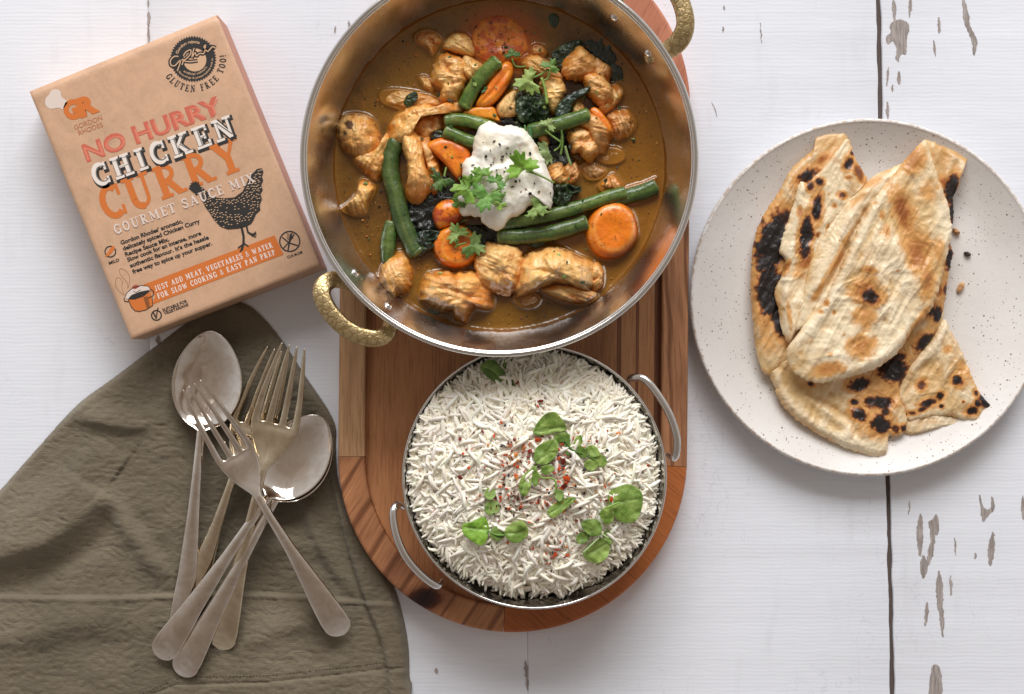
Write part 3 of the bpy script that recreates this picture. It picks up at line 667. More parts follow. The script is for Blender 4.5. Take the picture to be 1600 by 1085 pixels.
# pot drawing
def Z6(x, y): return (140+x*.1106, 400+y*.1106)
flat_poly('pot_drawing', [[Z6(*q) for q in [(545, 610), (590, 720), (640, 775), (700, 785), (780, 765), (850, 730), (895, 690), (890, 600), (860, 510), (760, 560)]]], ink_orange)
flat_poly('pot_drawing', [[Z6(*q) for q in [(760, 590), (820, 570), (850, 690), (850, 730), (810, 745)]]], ink_dbrown, lift=.00003)
flat_poly('pot_drawing', [[Z6(*q) for q in [(495, 590), (530, 520), (610, 460), (730, 422), (820, 425), (855, 450), (850, 490), (700, 570), (540, 610)]]], ink_cream, lift=.00005)
flat_poly('pot_drawing', [[Z6(*q) for q in [(548, 600), (600, 550), (720, 505), (850, 480), (790, 545), (700, 590), (600, 618)]]], ink_black, lift=.00007)
flat_poly('pot_drawing', [[Z6(*q) for q in [(600, 440), (640, 410), (690, 415), (700, 440), (650, 470), (610, 465)]]], ink_rust, lift=.00009)
ln = lambda pts, w_=1.0: ribbon([Z6(*q) for q in pts], w_)
ribbons_mesh('pot_drawing', [ln([(495, 595), (530, 520), (610, 455), (730, 420), (830, 428), (860, 470)], 1.1), ln([(485, 600), (495, 640), (550, 650)], 1.4), ln([(545, 612), (590, 720), (640, 775), (700, 787), (800, 762), (895, 700), (885, 590)], 1.1),
    ln([(545, 612), (640, 612), (760, 570), (855, 490)], 1), ln([(860, 470), (905, 500), (900, 560), (830, 600)], 1.4), ln([(620, 500), (660, 520), (720, 480)], .8)], ink_black, .00012)
ribbons_mesh('steam_drawing', [ln(crom([(490, 560), (400, 480), (365, 400), (380, 320), (430, 315), (465, 370), (455, 450), (490, 550)], 4), .45), ln(crom([(540, 460), (530, 380), (440, 270), (420, 210), (450, 180), (520, 220), (565, 300), (560, 400), (540, 460)], 4), .45)], ink_dbrown, 0)
ringp(244.5, 493, 6.6, 8.6); ribbons_mesh('v_mark', [ribbon([(239.5, 488.5), (244, 497), (244.6, 498)], 2.2), ribbon([(244, 498), (245.5, 488), (247, 481)], 1.8)], ink_black, .00003)
font('SUITABLE FOR', (255, 487.5), (293, 472.5), 4.6, ink_black, 0, .03, name='small_print'); font('VEGETARIANS', (257.5, 492.5), (295, 478), 4.6, ink_black, 0, .03, name='small_print')
Z1 = lambda x, y: (40+x*.2948, 10+y*.2948)
flat_poly('chef_hat_logo', [crom([Z1(*q) for q in [(105, 520), (108, 488), (125, 468), (135, 448), (160, 440), (184, 450), (190, 480), (206, 492), (222, 510), (212, 528), (195, 548), (178, 538), (130, 544)]], 4, True)], ink_cream)
font('G', (104.5, 189), (129, 180), 27, ink_orange, 0, .07, name='logo_letter'); font('R', (126, 183), (156, 172), 27, ink_orange, .00004, .07, name='logo_letter')
font('GORDON', (117.5, 203.5), (160.5, 187.5), 7.6, ink_brown, 0, 0, name='logo_text'); font('RHODES', (124, 212), (161.5, 198), 7.6, ink_brown, 0, 0, name='logo_text')
# badge
bcx, bcy = 302, 92.5
flat_poly('badge', [[(bcx+(36.5 if k % 2 else 33.6)*math.cos(k*math.pi/52), bcy+(36.5 if k % 2 else 33.6)*math.sin(k*math.pi/52)) for k in range(104)]], ink_black)
flat_poly('badge', [circ(bcx+2.5, bcy+1.5, 18)], ink_tan, lift=.00004)
Z5 = lambda x, y: (240+x*.1014, 40+y*.1014)
sig = [[(385, 480), (320, 480), (262, 540), (270, 610), (330, 620), (410, 540), (400, 610), (365, 705)], [(430, 540), (460, 530), (440, 610)], [(460, 470), (500, 410), (570, 380), (570, 440), (500, 520), (440, 540), (560, 560), (680, 545)],
       [(625, 350), (590, 500), (640, 420), (660, 470), (700, 440), (735, 430), (760, 440), (790, 400), (800, 300), (780, 340), (830, 400), (870, 370), (910, 330), (955, 350)]]
sg = [crom([Z5(*q) for q in s], 6) for s in sig]
ribbons_mesh('signature', [ribbon(s, 6.2) for s in sg], ink_black, .00008); ribbons_mesh('signature', [ribbon(s, 1.7) for s in sg], ink_tan, .00018)
font('Gordon rejects', (0, 0), (41, 0), 4.4, ink_tan, .00005, .02, arcf=arcfun(bcx, bcy, 25.0, -162, 1), name='badge_text')
font('artificial colours,', (0, 0), (43, 0), 3.6, ink_tan, .00005, .01, arcf=arcfun(bcx, bcy, 25, 128, -1), name='badge_text')
font('flavourings & preservatives and so', (0, 0), (77, 0), 3.2, ink_tan, .00005, .01, arcf=arcfun(bcx, bcy, 31, 140, -1), name='badge_text')
slab('GLUTEN FREE TOO!', (0, 0), (140, 0), 10.5, ink_black, 0, 0, gap=.26, arcf=arcfun(bcx, bcy, 51.5, 148, -1))
# hen
Z2 = lambda x, y: (130+x*.3133, 200+y*.3133)
hen = [(528, 290), (540, 283), (535, 275), (547, 276), (546, 266), (556, 273), (562, 263), (568, 274), (578, 268), (577, 282), (586, 284), (580, 292), (600, 300), (622, 322), (650, 345), (700, 352), (755, 347), (795, 318), (812, 285), (825, 255), (845, 228), (868, 205), (892, 202), (899, 220), (892, 245), (898, 262), (888, 285), (896, 310), (884, 330), (892, 355), (880, 385), (884, 410), (862, 430), (850, 460), (838, 478), (812, 492), (772, 502), (722, 506), (684, 492), (650, 455), (632, 425), (610, 395), (596, 365), (584, 335), (572, 328), (566, 340), (556, 326), (545, 318), (524, 300), (536, 298)]
flat_poly('hen_drawing', [[Z2(*q) for q in hen]], ink_black, lift=.00022)
legs = [ribbon([Z2(*q) for q in s], w_) for s, w_ in [([(790, 495), (800, 540), (800, 575), (790, 612)], 3.6), ([(800, 575), (825, 592)], 2), ([(798, 580), (772, 600)], 2), ([(790, 605), (782, 618)], 2), ([(815, 490), (822, 520), (850, 540)], 2.8), ([(835, 528), (865, 530)], 1.8), ([(828, 522), (862, 545)], 1.8), ([(845, 535), (862, 518)], 1.6)]]
ribbons_mesh('hen_drawing', legs, ink_black, .00022)
fl = []
hp = np.array(hen)
def inside(x, y, poly):
    c = False; n = len(poly)
    for i in range(n):
        x1, y1 = poly[i]; x2, y2 = poly[i-1]
        if (y1 > y) != (y2 > y) and x < (x2-x1)*(y-y1)/(y2-y1)+x1: c = not c
    return c
for k in range(1500):
    x, y = rnd.uniform(590, 895), rnd.uniform(210, 495)
    if not inside(x, y, hen) or not inside(x+9, y+9, hen) or not inside(x-9, y-7, hen): continue
    if (x-760)**2/90**2+(y-405)**2/28**2 < 1 and rnd.random() < .9: continue
    if y > 470 and rnd.random() < .8: continue
    if any((x-a)**2+(y-b)**2 < 88 for a, b in fl): continue
    fl.append((x, y))
flat_poly('hen_feathers', [[Z2(x+4.6*math.cos(a+.4)*(1.35 if y < 300 else 1), y+2.6*math.sin(a)) for a in (0, 1.2, 2.2, 3.3, 4.4, 5.4)] for x, y in fl], ink_tan, lift=.0003)['kind'] = 'stuff'
# ================================================================ NAPKIN
nap = np.array([(368, 472), (400, 486), (440, 532), (478, 590), (512, 640), (524, 668), (524, 700), (528, 750), (545, 800), (575, 850), (607, 900), (623, 940), (636, 1000), (639, 1060), (640, 1180), (-120, 1180), (-120, 900), (-60, 830), (0, 768), (55, 706), (120, 635), (180, 590), (240, 545), (300, 500), (340, 480)], float)
no = resample(crom(nap, 6, True), 420)
gx = np.arange(-125, 645, 2.4); gy = np.arange(468, 1184, 2.4)
GX, GY = np.meshgrid(gx, gy)
def poly_dist(px, py, o):
    """signed distance (px): positive inside"""
    d = np.full(px.shape, 1e9); ins = np.zeros(px.shape, bool); n = len(o)
    for i in range(n):
        x1, y1 = o[i-1]; x2, y2 = o[i]; dx, dy = x2-x1, y2-y1; L = dx*dx+dy*dy+1e-12
        t = np.clip(((px-x1)*dx+(py-y1)*dy)/L, 0, 1); d = np.minimum(d, np.hypot(px-x1-t*dx, py-y1-t*dy))
        if abs(dy) > 1e-12:
            cr = ((y1 > py) != (y2 > py)) & (px < dx*(py-y1)/dy+x1); ins ^= cr
    return np.where(ins, d, -d)
def fold(px, py, pts, w, hgt, skew=0):
    """ridge along a polyline"""
    d = np.full(px.shape, 1e9); sd = np.zeros(px.shape)
    p = crom(pts, 5); env = np.zeros(px.shape)
    for i in range(len(p)-1):
        x1, y1 = p[i]; x2, y2 = p[i+1]; dx, dy = x2-x1, y2-y1; L = dx*dx+dy*dy+1e-9
        t = np.clip(((px-x1)*dx+(py-y1)*dy)/L, 0, 1); q = np.hypot(px-x1-t*dx, py-y1-t*dy); s = np.sign((px-x1)*dy-(py-y1)*dx)
        m_ = q < d; d = np.where(m_, q, d); sd = np.where(m_, s, sd); u = (i+t)/(len(p)-1); env = np.where(m_, np.sin(np.pi*np.clip(u, .03, .97))**.5, env)
    ww = np.where(sd > 0, w*(1+skew), w*(1-skew)); return hgt*env*np.exp(-(d/ww)**2)
SD = poly_dist(GX, GY, no)
Zn = .0026+.0022*fbm(GX*.012, GY*.016, 0, 3, 2)
Zn += fold(GX, GY, [(-140, 880), (-40, 872), (40, 852), (100, 826), (150, 786), (168, 764)], 40, .0150, .42)
Zn -= fold(GX, GY, [(-60, 925), (30, 912), (90, 888), (150, 848), (180, 800)], 15, .0035)
Zn += fold(GX, GY, [(158, 768), (182, 786), (210, 824), (240, 868), (268, 906)], 16, .0080, -.2)
Zn -= fold(GX, GY, [(196, 790), (226, 830), (256, 876)], 13, .0030)
Zn += fold(GX, GY, [(120, 652), (158, 656), (200, 664), (240, 662)], 18, .0070, .4)
Zn += fold(GX, GY, [(20, 800), (90, 775), (150, 720), (175, 690)], 30, .0050)
Zn += fold(GX, GY, [(-60, 1000), (60, 985), (140, 968), (230, 975)], 34, .0060, .3)
Zn += fold(GX, GY, [(260, 560), (262, 640), (268, 720)], 26, .0035)
Zn += fold(GX, GY, [(470, 740), (486, 810), (520, 880), (560, 930)], 14, .0050, .3)
Zn += fold(GX, GY, [(430, 540), (470, 600), (500, 660)], 14, .0050)
Zn += fold(GX, GY, [(380, 1005), (460, 975), (540, 965)], 20, .0040, .3)
Zn += fold(GX, GY, [(400, 870), (450, 850), (510, 858)], 18, .0035)
# pressed crease at y~928 and layered hem
crease = 929+3*np.sin(GX*.012)+8*sstep(350, 620, GX)
Zn += .0034*sstep(-3, 2.5, GY-crease)*sstep(700, 560, GX)
Zn += .0014*np.exp(-((GY-crease-2)/3.2)**2)
hem = np.interp(GX, [-130, 150, 210, 280, 420, 520, 620], [1110, 1110, 1095, 1066, 1063, 1052, 1040])
Zn += -.0012*np.exp(-((GY-hem)/2.0)**2)+.0009*sstep(0, 5, GY-hem)
hem2 = np.interp(GY, [640, 700, 747, 841, 922, 993, 1047, 1100], [512, 512, 520, 541, 567, 597, 610, 614])
Zn += (.0045*sstep(-1.5, 2.5, GX-hem2)-.0015*np.exp(-((GX-hem2+5)/4)**2))*sstep(670, 720, GY)
cr = fbm(GX*.05+fbm(GX*.02, GY*.03, 0, 3, 4)*1.6, GY*.16+fbm(GX*.03, GY*.03, 3, 2, 6)*2.2, 0, 5, 12)
Zn += .0008*(1-2.2*abs(cr))+.0005*fbm(GX*.14, GY*.2, 0, 3, 21)
Zn = .0006+(Zn+.0004)*sstep(-1, 9, SD)
Zn = np.clip(Zn, .0006, 1)
# beneath the box and tray the cloth is pressed flat
inb = SD > -.5
idx = -np.ones(GX.shape, int); 
use = SD > -2.4
# snap outside vertices to the outline
no2 = resample(no, 1600); X, Y = GX.copy(), GY.copy(); sn = use & (SD < 0)
oi = no2[np.argmin(((GX[sn][:, None]-no2[None, :, 0])**2+(GY[sn][:, None]-no2[None, :, 1])**2), 1)]
X[sn] = oi[:, 0]; Y[sn] = oi[:, 1]
idx[use] = np.arange(use.sum())
V = P(X[use], Y[use], 0.0); V[:, 2] = Zn[use]
Fq = np.stack([idx[:-1, :-1], idx[1:, :-1], idx[1:, 1:], idx[:-1, 1:]], -1).reshape(-1, 4); Fq = Fq[(Fq >= 0).all(1)]
def mat_cloth():
    m = M('crinkled_cotton'); setp(m, .9, .15); m.b.inputs['Sheen Weight'].default_value = .3; m.b.inputs['Sheen Roughness'].default_value = .5
    n = noise(m, 16, 4); r = ramp(m, n.outputs[0], [(.3, srgb(112, 102, 84)), (.7, srgb(135, 123, 102))])
    tc = m.n('ShaderNodeTexCoord').outputs['Object']; w1 = m.n('ShaderNodeTexWave', bands_direction='X'); w1.inputs['Scale'].default_value = 330; w1.inputs['Distortion'].default_value = 2; m.l(tc, w1.inputs[0])
    w2 = m.n('ShaderNodeTexWave', bands_direction='Y'); w2.inputs['Scale'].default_value = 330; w2.inputs['Distortion'].default_value = 2; m.l(tc, w2.inputs[0])
    s_ = m.n('ShaderNodeMath', operation='ADD'); m.l(w1.outputs[1], s_.inputs[0]); m.l(w2.outputs[1], s_.inputs[1])
    m.l(r.outputs[0], m.b.inputs['Base Color'])
    mp = m.n('ShaderNodeMapping'); mp.inputs['Scale'].default_value = (1, 2.6, 1); m.l(tc, mp.inputs[0])
    p = bump(m, noise(m, 150, 5, mp.outputs[0], .6, 1.2).outputs[0], .0012, .8); bump(m, s_.outputs[0], .00026, .8, p)
    return m.m
nobj = obj('napkin', V, Fq, mat_cloth())
md = nobj.modifiers.new('Thickness', 'SOLIDIFY'); md.thickness = .0006; md.offset = 1
tag(nobj, 'crinkled olive brown cloth napkin spread under the forks and spoons', 'napkin')
st = []
for x in np.arange(150, 605, 5.2):
    y = float(np.interp(x, [-130, 150, 210, 280, 420, 520, 620], [1110, 1110, 1095, 1066, 1063, 1052, 1040]))-7
    j = int(np.clip((y-gy[0])/2.4, 0, len(gy)-1)); i = int(np.clip((x-gx[0])/2.4, 0, len(gx)-1)); z = Zn[j, i]+.0008
    a, b = P(x, y, z), P(x+3, y-.4, z); st.append(tube([a, b], .00028, 6, 2))
V, Fc, _ = merge(st); nobj2 = obj('stitching', V, Fc, solid('brown_thread', srgb(88, 78, 62), .9), nobj); nobj2['kind'] = 'stuff'
# ================================================================ CUTLERY
silver = mat_steel('old_silver_plate', (.86, .80, .73), .09, .0003, 30, tarnish=(.72, .63, .54))
silver2 = mat_steel('yellowed_silver_plate', (.82, .73, .56), .10, .0003, 30, tarnish=(.66, .55, .40))
def utensil(kind, name, label, cat, group, head, tail, z_head, z_tail, width=None, length_px=None, mat=silver, fw=1.0):
    """head / tail: pixel positions of the tip and of the handle end; local s runs 0 at the handle end to L at the tip"""
    zm = (z_head+z_tail)/2
    a = P(tail[0], tail[1], z_tail); b = P(head[0], head[1], z_head); L = np.linalg.norm((b-a)[:2])
    if kind == 'spoon':
        hl = width*1.42; ns = L-hl
    else:
        hl = .098; ns = L-hl
    k = 1.0
    # handle half-width and height along s
    hs = np.array([0, .0012, .004, .009, .016, .03, .05, ns*.62, ns*.86, ns])
    hw = np.array([.0010, .0052, .0086, .0104, .0108, .0098, .0076, .0046, .0034, .0035])
    hz = np.array([-.0040, -.0034, -.0016, .0004, .0014, .0022, .0030, .0052, .0078, .0070])
    ht = np.array([.0013, .0013, .0014, .0015, .0015, .0016, .0018, .0024, .0032, .0030])
    notch = lambda X_, yn: .0005*sstep(.0145, .0100, X_-.0035*np.exp(-(yn/.35)**2)+.0022*abs(yn))
    if kind == 'fork':
        s = np.r_[0, .00012, .0005, .0012, .0022, .0036, .0056, .008, .0095, .011, .0125, .014, .0155, .017, .019, np.linspace(.022, ns-.004, 24), ns, ns+np.array([.004, .008, .012, .016, .020, .025, .0295, .033, .034, .0355, .038, .043, .05, .058, .066, .074, .082, .088, .093, .0965, hl])]
        q = (s-ns)
        W_ = np.where(s <= ns, np.where(s < .0106, .0108*np.sqrt(np.clip(1-(1-np.clip(s/.0106, 0, 1))**2, .002, 1)), np.interp(s, hs, hw)), np.interp(q, [0, .004, .010, .018, .026, .034, .040, .06, .085, hl], np.array([.0035, .0045, .0085, .0125, .0156, .0168, .0170, .0155, .0118, .0096])*fw))
        Zc = np.where(s <= ns, np.interp(s, hs, hz), np.interp(q, [0, .006, .014, .024, .036, .05, .066, .082, hl], [.0070, .0048, .0014, -.0008, -.0010, .0010, .0040, .0066, .0082]))
        T_ = np.where(s <= ns, np.interp(s, hs, ht), np.interp(q, [0, .012, .036, .07, hl], [.0030, .0022, .0020, .0019, .0009]))
        for arr in (Zc,):
            arr[:] = np.convolve(np.r_[arr[0], arr, arr[-1]], [.25, .5, .25], 'valid')
        slot0 = ns+.0345
        nc = 9                       # columns: edges of 4 tines and 3 gaps = 8 edges, +mid
        V = []; tn = .0041
        for si, wi in zip(s, W_):
            if si <= slot0: 
                f = sstep(ns+.02, slot0, si); e0 = np.linspace(-1, 1, 8)*wi
                tw = 2*wi/(4+3*.48); gp = tw*.48
            else: f = 1; tap = np.interp(si, [slot0, ns+hl-.01, ns+hl], [1, .72, .34]); tw0 = 2*wi/(4+3*.48); gp0 = tw0*.48; tw = tw0*tap; gp = gp0
            pitch = (2*wi-(2*wi/(4+3*.48)))/3; c_ = (np.arange(4)-1.5)*pitch
            e1 = np.stack([c_-tw/2, c_+tw/2], 1).ravel()
            if si > slot0: ys = e1
            else: ys = e0*(1-f)+e1*f
            V.append(ys)
        Yc = np.array(V); ncol = 8
        colf = [(i % 2 == 0) for i in range(7)]
        conc = np.interp(s-ns, [-.01, .01, .03, .06, hl], [0, .12, .16, .08, .02])[:, None]*Yc**2*60
        X_ = np.repeat(s[:, None], 8, 1); Zt = Zc[:, None]+conc
        n = len(s); top = np.stack([X_, Yc, Zt+T_[:, None]/2-notch(X_, Yc/W_[:, None])+(.0016*(s < ns+.03)*sstep(.004, .030, s))[:, None]*(1-(Yc/W_[:, None])**2)], -1); bot = np.stack([X_, Yc, Zt-T_[:, None]/2], -1)
        Vv_ = np.concatenate([top.reshape(-1, 3), bot.reshape(-1, 3)]); N0 = n*8
        cell = np.zeros((n-1, 7), bool)
        for i in range(n-1):
            for j in range(7): cell[i, j] = (s[i] < slot0-.0002) or colf[j]
        Fs = {'handle': [], 'fork_head': []}
        sp = int(np.argmin(abs(s-ns)))
        for i in range(n-1):
            key = 'handle' if i < sp else 'fork_head'
            for j in range(7):
                if not cell[i, j]: continue
                a_, b_, c_, d_ = i*8+j, i*8+j+1, (i+1)*8+j+1, (i+1)*8+j
                Fs[key] += [(a_, d_, c_, b_), (N0+a_, N0+b_, N0+c_, N0+d_)]
                if j == 0 or not cell[i, j-1]: Fs[key].append((a_, N0+a_, N0+d_, d_))
                if j == 6 or not cell[i, j+1]: Fs[key].append((b_, c_, N0+c_, N0+b_))
                if i == 0 or not cell[i-1, j]: Fs[key].append((a_, b_, N0+b_, N0+a_))
                if i == n-2 or not cell[i+1, j]: Fs[key].append((d_, N0+d_, N0+c_, c_))
    else:
        s = np.r_[0, .00012, .0005, .0012, .0022, .0036, .0056, .008, .0095, .011, .0125, .014, .0155, .017, .019, np.linspace(.022, ns-.004, 24), ns, ns+hl*(1-np.cos(np.linspace(0.16, 1, 26)*np.pi))/2]
        q = np.clip((s-ns)/hl, 0, 1)
        bw = width/2*np.clip(np.sin(np.pi*np.clip(q, 0, 1)**.90), 0, 1)**.54
        W_ = np.where(s <= ns, np.where(s < .0106, .0108*np.sqrt(np.clip(1-(1-np.clip(s/.0106, 0, 1))**2, .002, 1)), np.interp(s, hs, hw)), np.maximum(bw, .0027*(q < .5)+.0004))
        T_ = np.where(s <= ns, np.interp(s, hs, ht), np.interp(q, [0, .12, 1], [.0030, .0015, .0012]))
        Zc = np.where(s <= ns, np.interp(s, hs, hz), np.interp(q, [0, .15, .5, 1], [.0070, .0060, .0054, .0066]))
        n = len(s); ys = np.linspace(-1, 1, 17); ys = np.sign(ys)*abs(ys)**.8
        Yc = W_[:, None]*ys[None]; depth = .0095*np.clip(np.sin(np.pi*np.clip(q, 0, 1)), 0, 1)**.75*(s > ns)
        X_ = np.repeat(s[:, None], 17, 1); Zt = Zc[:, None]-depth[:, None]*(1-abs(ys)**2.2)[None]
        crown = (.0018*(s <= ns)*sstep(.004, .030, s))[:, None]*(1-ys**2)[None]
        top = np.stack([X_, Yc, Zt+T_[:, None]/2+crown-notch(X_, ys[None])], -1); bot = np.stack([X_, Yc, Zt-T_[:, None]/2], -1)
        Vv_ = np.concatenate([top.reshape(-1, 3), bot.reshape(-1, 3)]); N0 = n*17
        Fs = {'handle': [], 'spoon_bowl': []}; sp = int(np.argmin(abs(s-ns)))
        for i in range(n-1):
            key = 'handle' if i < sp else 'spoon_bowl'
            for j in range(16):
                a_, b_, c_, d_ = i*17+j, i*17+j+1, (i+1)*17+j+1, (i+1)*17+j
                Fs[key] += [(a_, d_, c_, b_), (N0+a_, N0+b_, N0+c_, N0+d_)]
                if j == 0: Fs[key].append((a_, N0+a_, N0+d_, d_))
                if j == 15: Fs[key].append((b_, c_, N0+c_, N0+b_))
                if i == 0: Fs[key].append((a_, b_, N0+b_, N0+a_))
                if i == n-2: Fs[key].append((d_, N0+d_, N0+c_, c_))
    # place in the world
    d = (b-a); d[2] = z_head-z_tail-0; L3 = np.linalg.norm(d); e1 = d/L3; e2 = np.cross((0, 0, 1.0), e1); e2 /= np.linalg.norm(e2); e3 = np.cross(e1, e2)
    Wd = a+Vv_[:, :1]*e1*(L3/L)+Vv_[:, 1:2]*e2+Vv_[:, 2:3]*e3
    mid = (a+b)/2; root = thing(name, label, cat, (mid[0], mid[1], min(z_head, z_tail)), group)
    for key, ff in Fs.items():
        u_, inv = np.unique(np.array(ff).ravel(), return_inverse=True)
        obj(key, Wd[u_], inv.reshape(-1, 4), mat, root, sub=1)
    return root
utensil('fork', 'fork', 'fork with yellowed prongs half hidden behind the upright fork', 'fork', 'forks on the napkin', (437, 547), (288, 968), .0085, .0090, mat=silver2, fw=1.08)
r2 = utensil('fork', 'fork', 'upright fork with stamped handle end, prongs right of the oval spoon', 'fork', 'forks on the napkin', (461, 539), (343, 1018), .0300, .0115, mat=silver2, fw=1.12)
utensil('spoon', 'spoon', 'spoon with brown tarnished bowl, lying below the box corner', 'spoon', 'spoons on the napkin', (334, 517), (284, 1000), .013, .0085, width=.0545)
utensil('spoon', 'spoon', 'lower spoon of the nested pair, only its handle and bowl edge showing', 'spoon', 'spoons on the napkin', (503, 650), (280, 1058), .0165, .0150, width=.0515)
utensil('spoon', 'spoon', 'upper spoon of the nested pair, bright reflection in its bowl', 'spoon', 'spoons on the napkin', (506, 652), (246, 1030), .0180, .0180, width=.0515)
utensil('fork', 'fork', 'topmost fork lying across the brown spoon bowl, handle end towards the tray', 'fork', 'forks on the napkin', (302, 600), (537, 994), .0345, .0185, fw=.94)
# ================================================================ CURRY
MEN = []          # outlines that break the surface of the sauce
m_chick = vcol('stewed_chicken', .36, 500, .12, .0006, 600, .08, spec=.5, coat=.22)
m_carrot = vcol('cooked_carrot', .28, 260, .12, .0003, 900, .08, spec=.5, coat=.35, sss=.15, sssr=(1, .35, .08), ssss=.002)
m_bean = vcol('cooked_bean', .30, 420, .28, .0004, 700, .1, spec=.5, coat=.25)
m_spin = vcol('wilted_spinach', .26, 380, .35, .0012, 500, .1, spec=.5, coat=.35)
m_leaf = vcol('fresh_leaf', .48, 420, .16, .0004, 700, .05, spec=.4)
def chicken(label, pts, zb, h, tone=0, seed=0, spots=(), wet=0, amp=None, name='chicken_piece', cat='chicken', group='chicken pieces in the curry', men=True, grooves=()):
    pts = np.array(pts, float); pts = pts.mean(0)+(pts-pts.mean(0))*1.1
    sz = math.sqrt(abs(np.ptp(pts[:, 0])*np.ptp(pts[:, 1])))
    zb = ZS+zb/1000; h = h/1000
    a = (amp if amp is not None else min(.0042, .0012+sz*.000038))
    rg_ = random.Random(seed*13+5); oo = crom(pts, 3, True); cc_ = pts.mean(0); main = rg_.uniform(0, math.pi); lob = []
    for _ in range(int(5+sz*sz/190)):
        b_ = oo[rg_.randrange(len(oo))]; f_ = math.sqrt(rg_.random())*.85; q_ = cc_+(b_-cc_)*f_
        B_ = rg_.uniform(.13, .24)*sz; lob.append((q_[0], q_[1], B_*rg_.uniform(1.1, 2.2), B_, main+rg_.gauss(0, .6), rg_.uniform(.8, 1.25)))
    def fn(x, y, t):
        w = np.clip(1-t**4, 0, 1)
        lb = np.zeros(np.shape(x)); wx0 = 2.2*fbm(x*.06+seed, y*.06, 0, 2, seed); wy0 = 2.2*fbm(x*.06, y*.06+seed, 5, 2, seed)
        for lx, ly, A_, B_, an, kk in lob:
            u_ = (x+wx0-lx)*math.cos(an)+(y+wy0-ly)*math.sin(an); v_ = -(x+wx0-lx)*math.sin(an)+(y+wy0-ly)*math.cos(an)
            lb = lb+(np.sqrt(np.clip(1-(u_/A_)**2-(v_/B_)**2, 0, 1))*B_*.34*kk)**5
        lb = lb**.2*.001
        fx = x*math.cos(main)+y*math.sin(main); fy = -x*math.sin(main)+y*math.cos(main)
        lb = lb+.0011*fbm(fx*.045, fy*.30, seed, 4, seed+19)
        extra = lb*(.55 if wet else 1.0)
        wx = fbm(x*.03+seed, y*.03, 0, 2, seed)*2
        r1 = 1-abs(fbm(x*.026+wx*.6+seed*5.1, y*.026-wx*.6, 1.7, 2, seed+3))*2.6      # fleshy folds
        r = a*.55*np.clip(r1, -.5, 1)
        for (gp, gw, gd) in grooves: r = r-fold(x, y, gp, gw, gd/1000)
        fib = fbm(x*.22+y*.06+seed, y*.05-x*.03, 0, 3, seed+8); r = r+.0005*fib+.0009*np.clip(1-abs(fbm(x*.085+seed, y*.085, 2, 2, seed+15))*4, -.5, 1)
        return (r*.5+extra)*w
    V, Fc, px, py, t = puff(pts, zb, h*.62, hb=max(zb-ZS, 0)+.003, nb=132, nr=30, pw=3.2, q=.55, amp=a*.8, fs=42, fn=fn, jag=sz*.075, jfs=110, seed=seed, octv=4)
    f1 = fbm(px*.03+seed*2, py*.03, 0, 4, seed+31); f2 = fbm(px*.13+seed*2, py*.13, 0, 3, seed+41)
    tones = [(srgb(230, 164, 82), srgb(208, 124, 38)), (srgb(232, 174, 100), srgb(210, 138, 58)), (srgb(212, 136, 50), srgb(182, 98, 28)), (srgb(238, 190, 124), srgb(216, 150, 76)), (srgb(172, 102, 44), srgb(140, 76, 28))][tone]
    c = mix(np.broadcast_to(tones[0], (len(px), 3)), tones[1], sstep(-.25, .35, f1+.3*f2))
    wv = 3*fbm(px*.05, py*.05, seed, 2, seed+61); fb = fbm(px*math.cos(main)*.09+py*math.sin(main)*.09, (-px*math.sin(main)+py*math.cos(main)+wv)*.3, seed, 3, seed+60); c = mix(c, srgb(246, 210, 156), .5*sstep(.1, .5, fb)); c = mix(c, srgb(168, 96, 34), .35*sstep(-.1, -.5, fb))
    hh = V[:, 2]-V[:, 2].min(); hh = hh/hh.max(); c = mix(c, srgb(242, 196, 128), .5*sstep(.62, 1.0, hh+.15*f2)); c = mix(c, srgb(164, 98, 34), .5*sstep(.35, .1, hh+.1*f2)*(t < .99))  # highlights painted pale on the high spots, saucy brown in the creases
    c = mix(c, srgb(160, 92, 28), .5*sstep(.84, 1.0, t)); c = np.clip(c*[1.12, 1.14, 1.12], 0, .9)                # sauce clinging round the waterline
    c = mix(c, srgb(186, 112, 44), .5*sstep(.25, .55, f2+.25*f1)); c = mix(c, srgb(238, 190, 122), .5*sstep(.2, .5, fbm(px*.07+seed, py*.07, 9, 3, seed+55)))
    for sx, sy, sr in spots:
        d = np.hypot(px-sx, py-sy)/sr+.6*fbm(px*.2, py*.2, 0, 3, 77); c = mix(c, srgb(62, 32, 26), .9*sstep(1.05, .55, d))
    if wet: c = mix(c, srgb(128, 74, 26), wet)
    if men and zb <= ZS+.0035: MEN.append(resample(crom(pts, 4, True), 60))
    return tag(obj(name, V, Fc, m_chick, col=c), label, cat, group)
ck = chicken
ck('pale chicken knob below the big reddish carrot slice, upper left of the food', [(693, 76), (697, 66), (708, 56), (720, 54), (733, 62), (740, 80), (738, 88), (722, 87), (705, 82)], 3, 9, 1, 1)
ck('lumpy chicken cluster left of the short upright bean', [(680, 103), (688, 90), (700, 87), (712, 90), (722, 92), (730, 104), (728, 118), (728, 132), (722, 148), (712, 160), (698, 163), (688, 155), (690, 140), (678, 132), (676, 115)], 1, 13, 0, 2, grooves=[([(694, 100), (704, 118), (716, 124)], 3, 4), ([(690, 134), (706, 136), (722, 132)], 3, 4)])
ck('round tan chicken piece touching the tip of the short upright bean', [(718, 98), (728, 88), (742, 94), (752, 104), (750, 118), (742, 128), (730, 124), (720, 112)], 4, 9, 1, 3)
ck('small dark brown chicken scrap floating alone near the upper left', [(650, 57), (660, 50), (672, 49), (686, 56), (691, 66), (683, 74), (676, 86), (668, 78), (658, 70), (651, 66)], -1, 5, 2, 4)
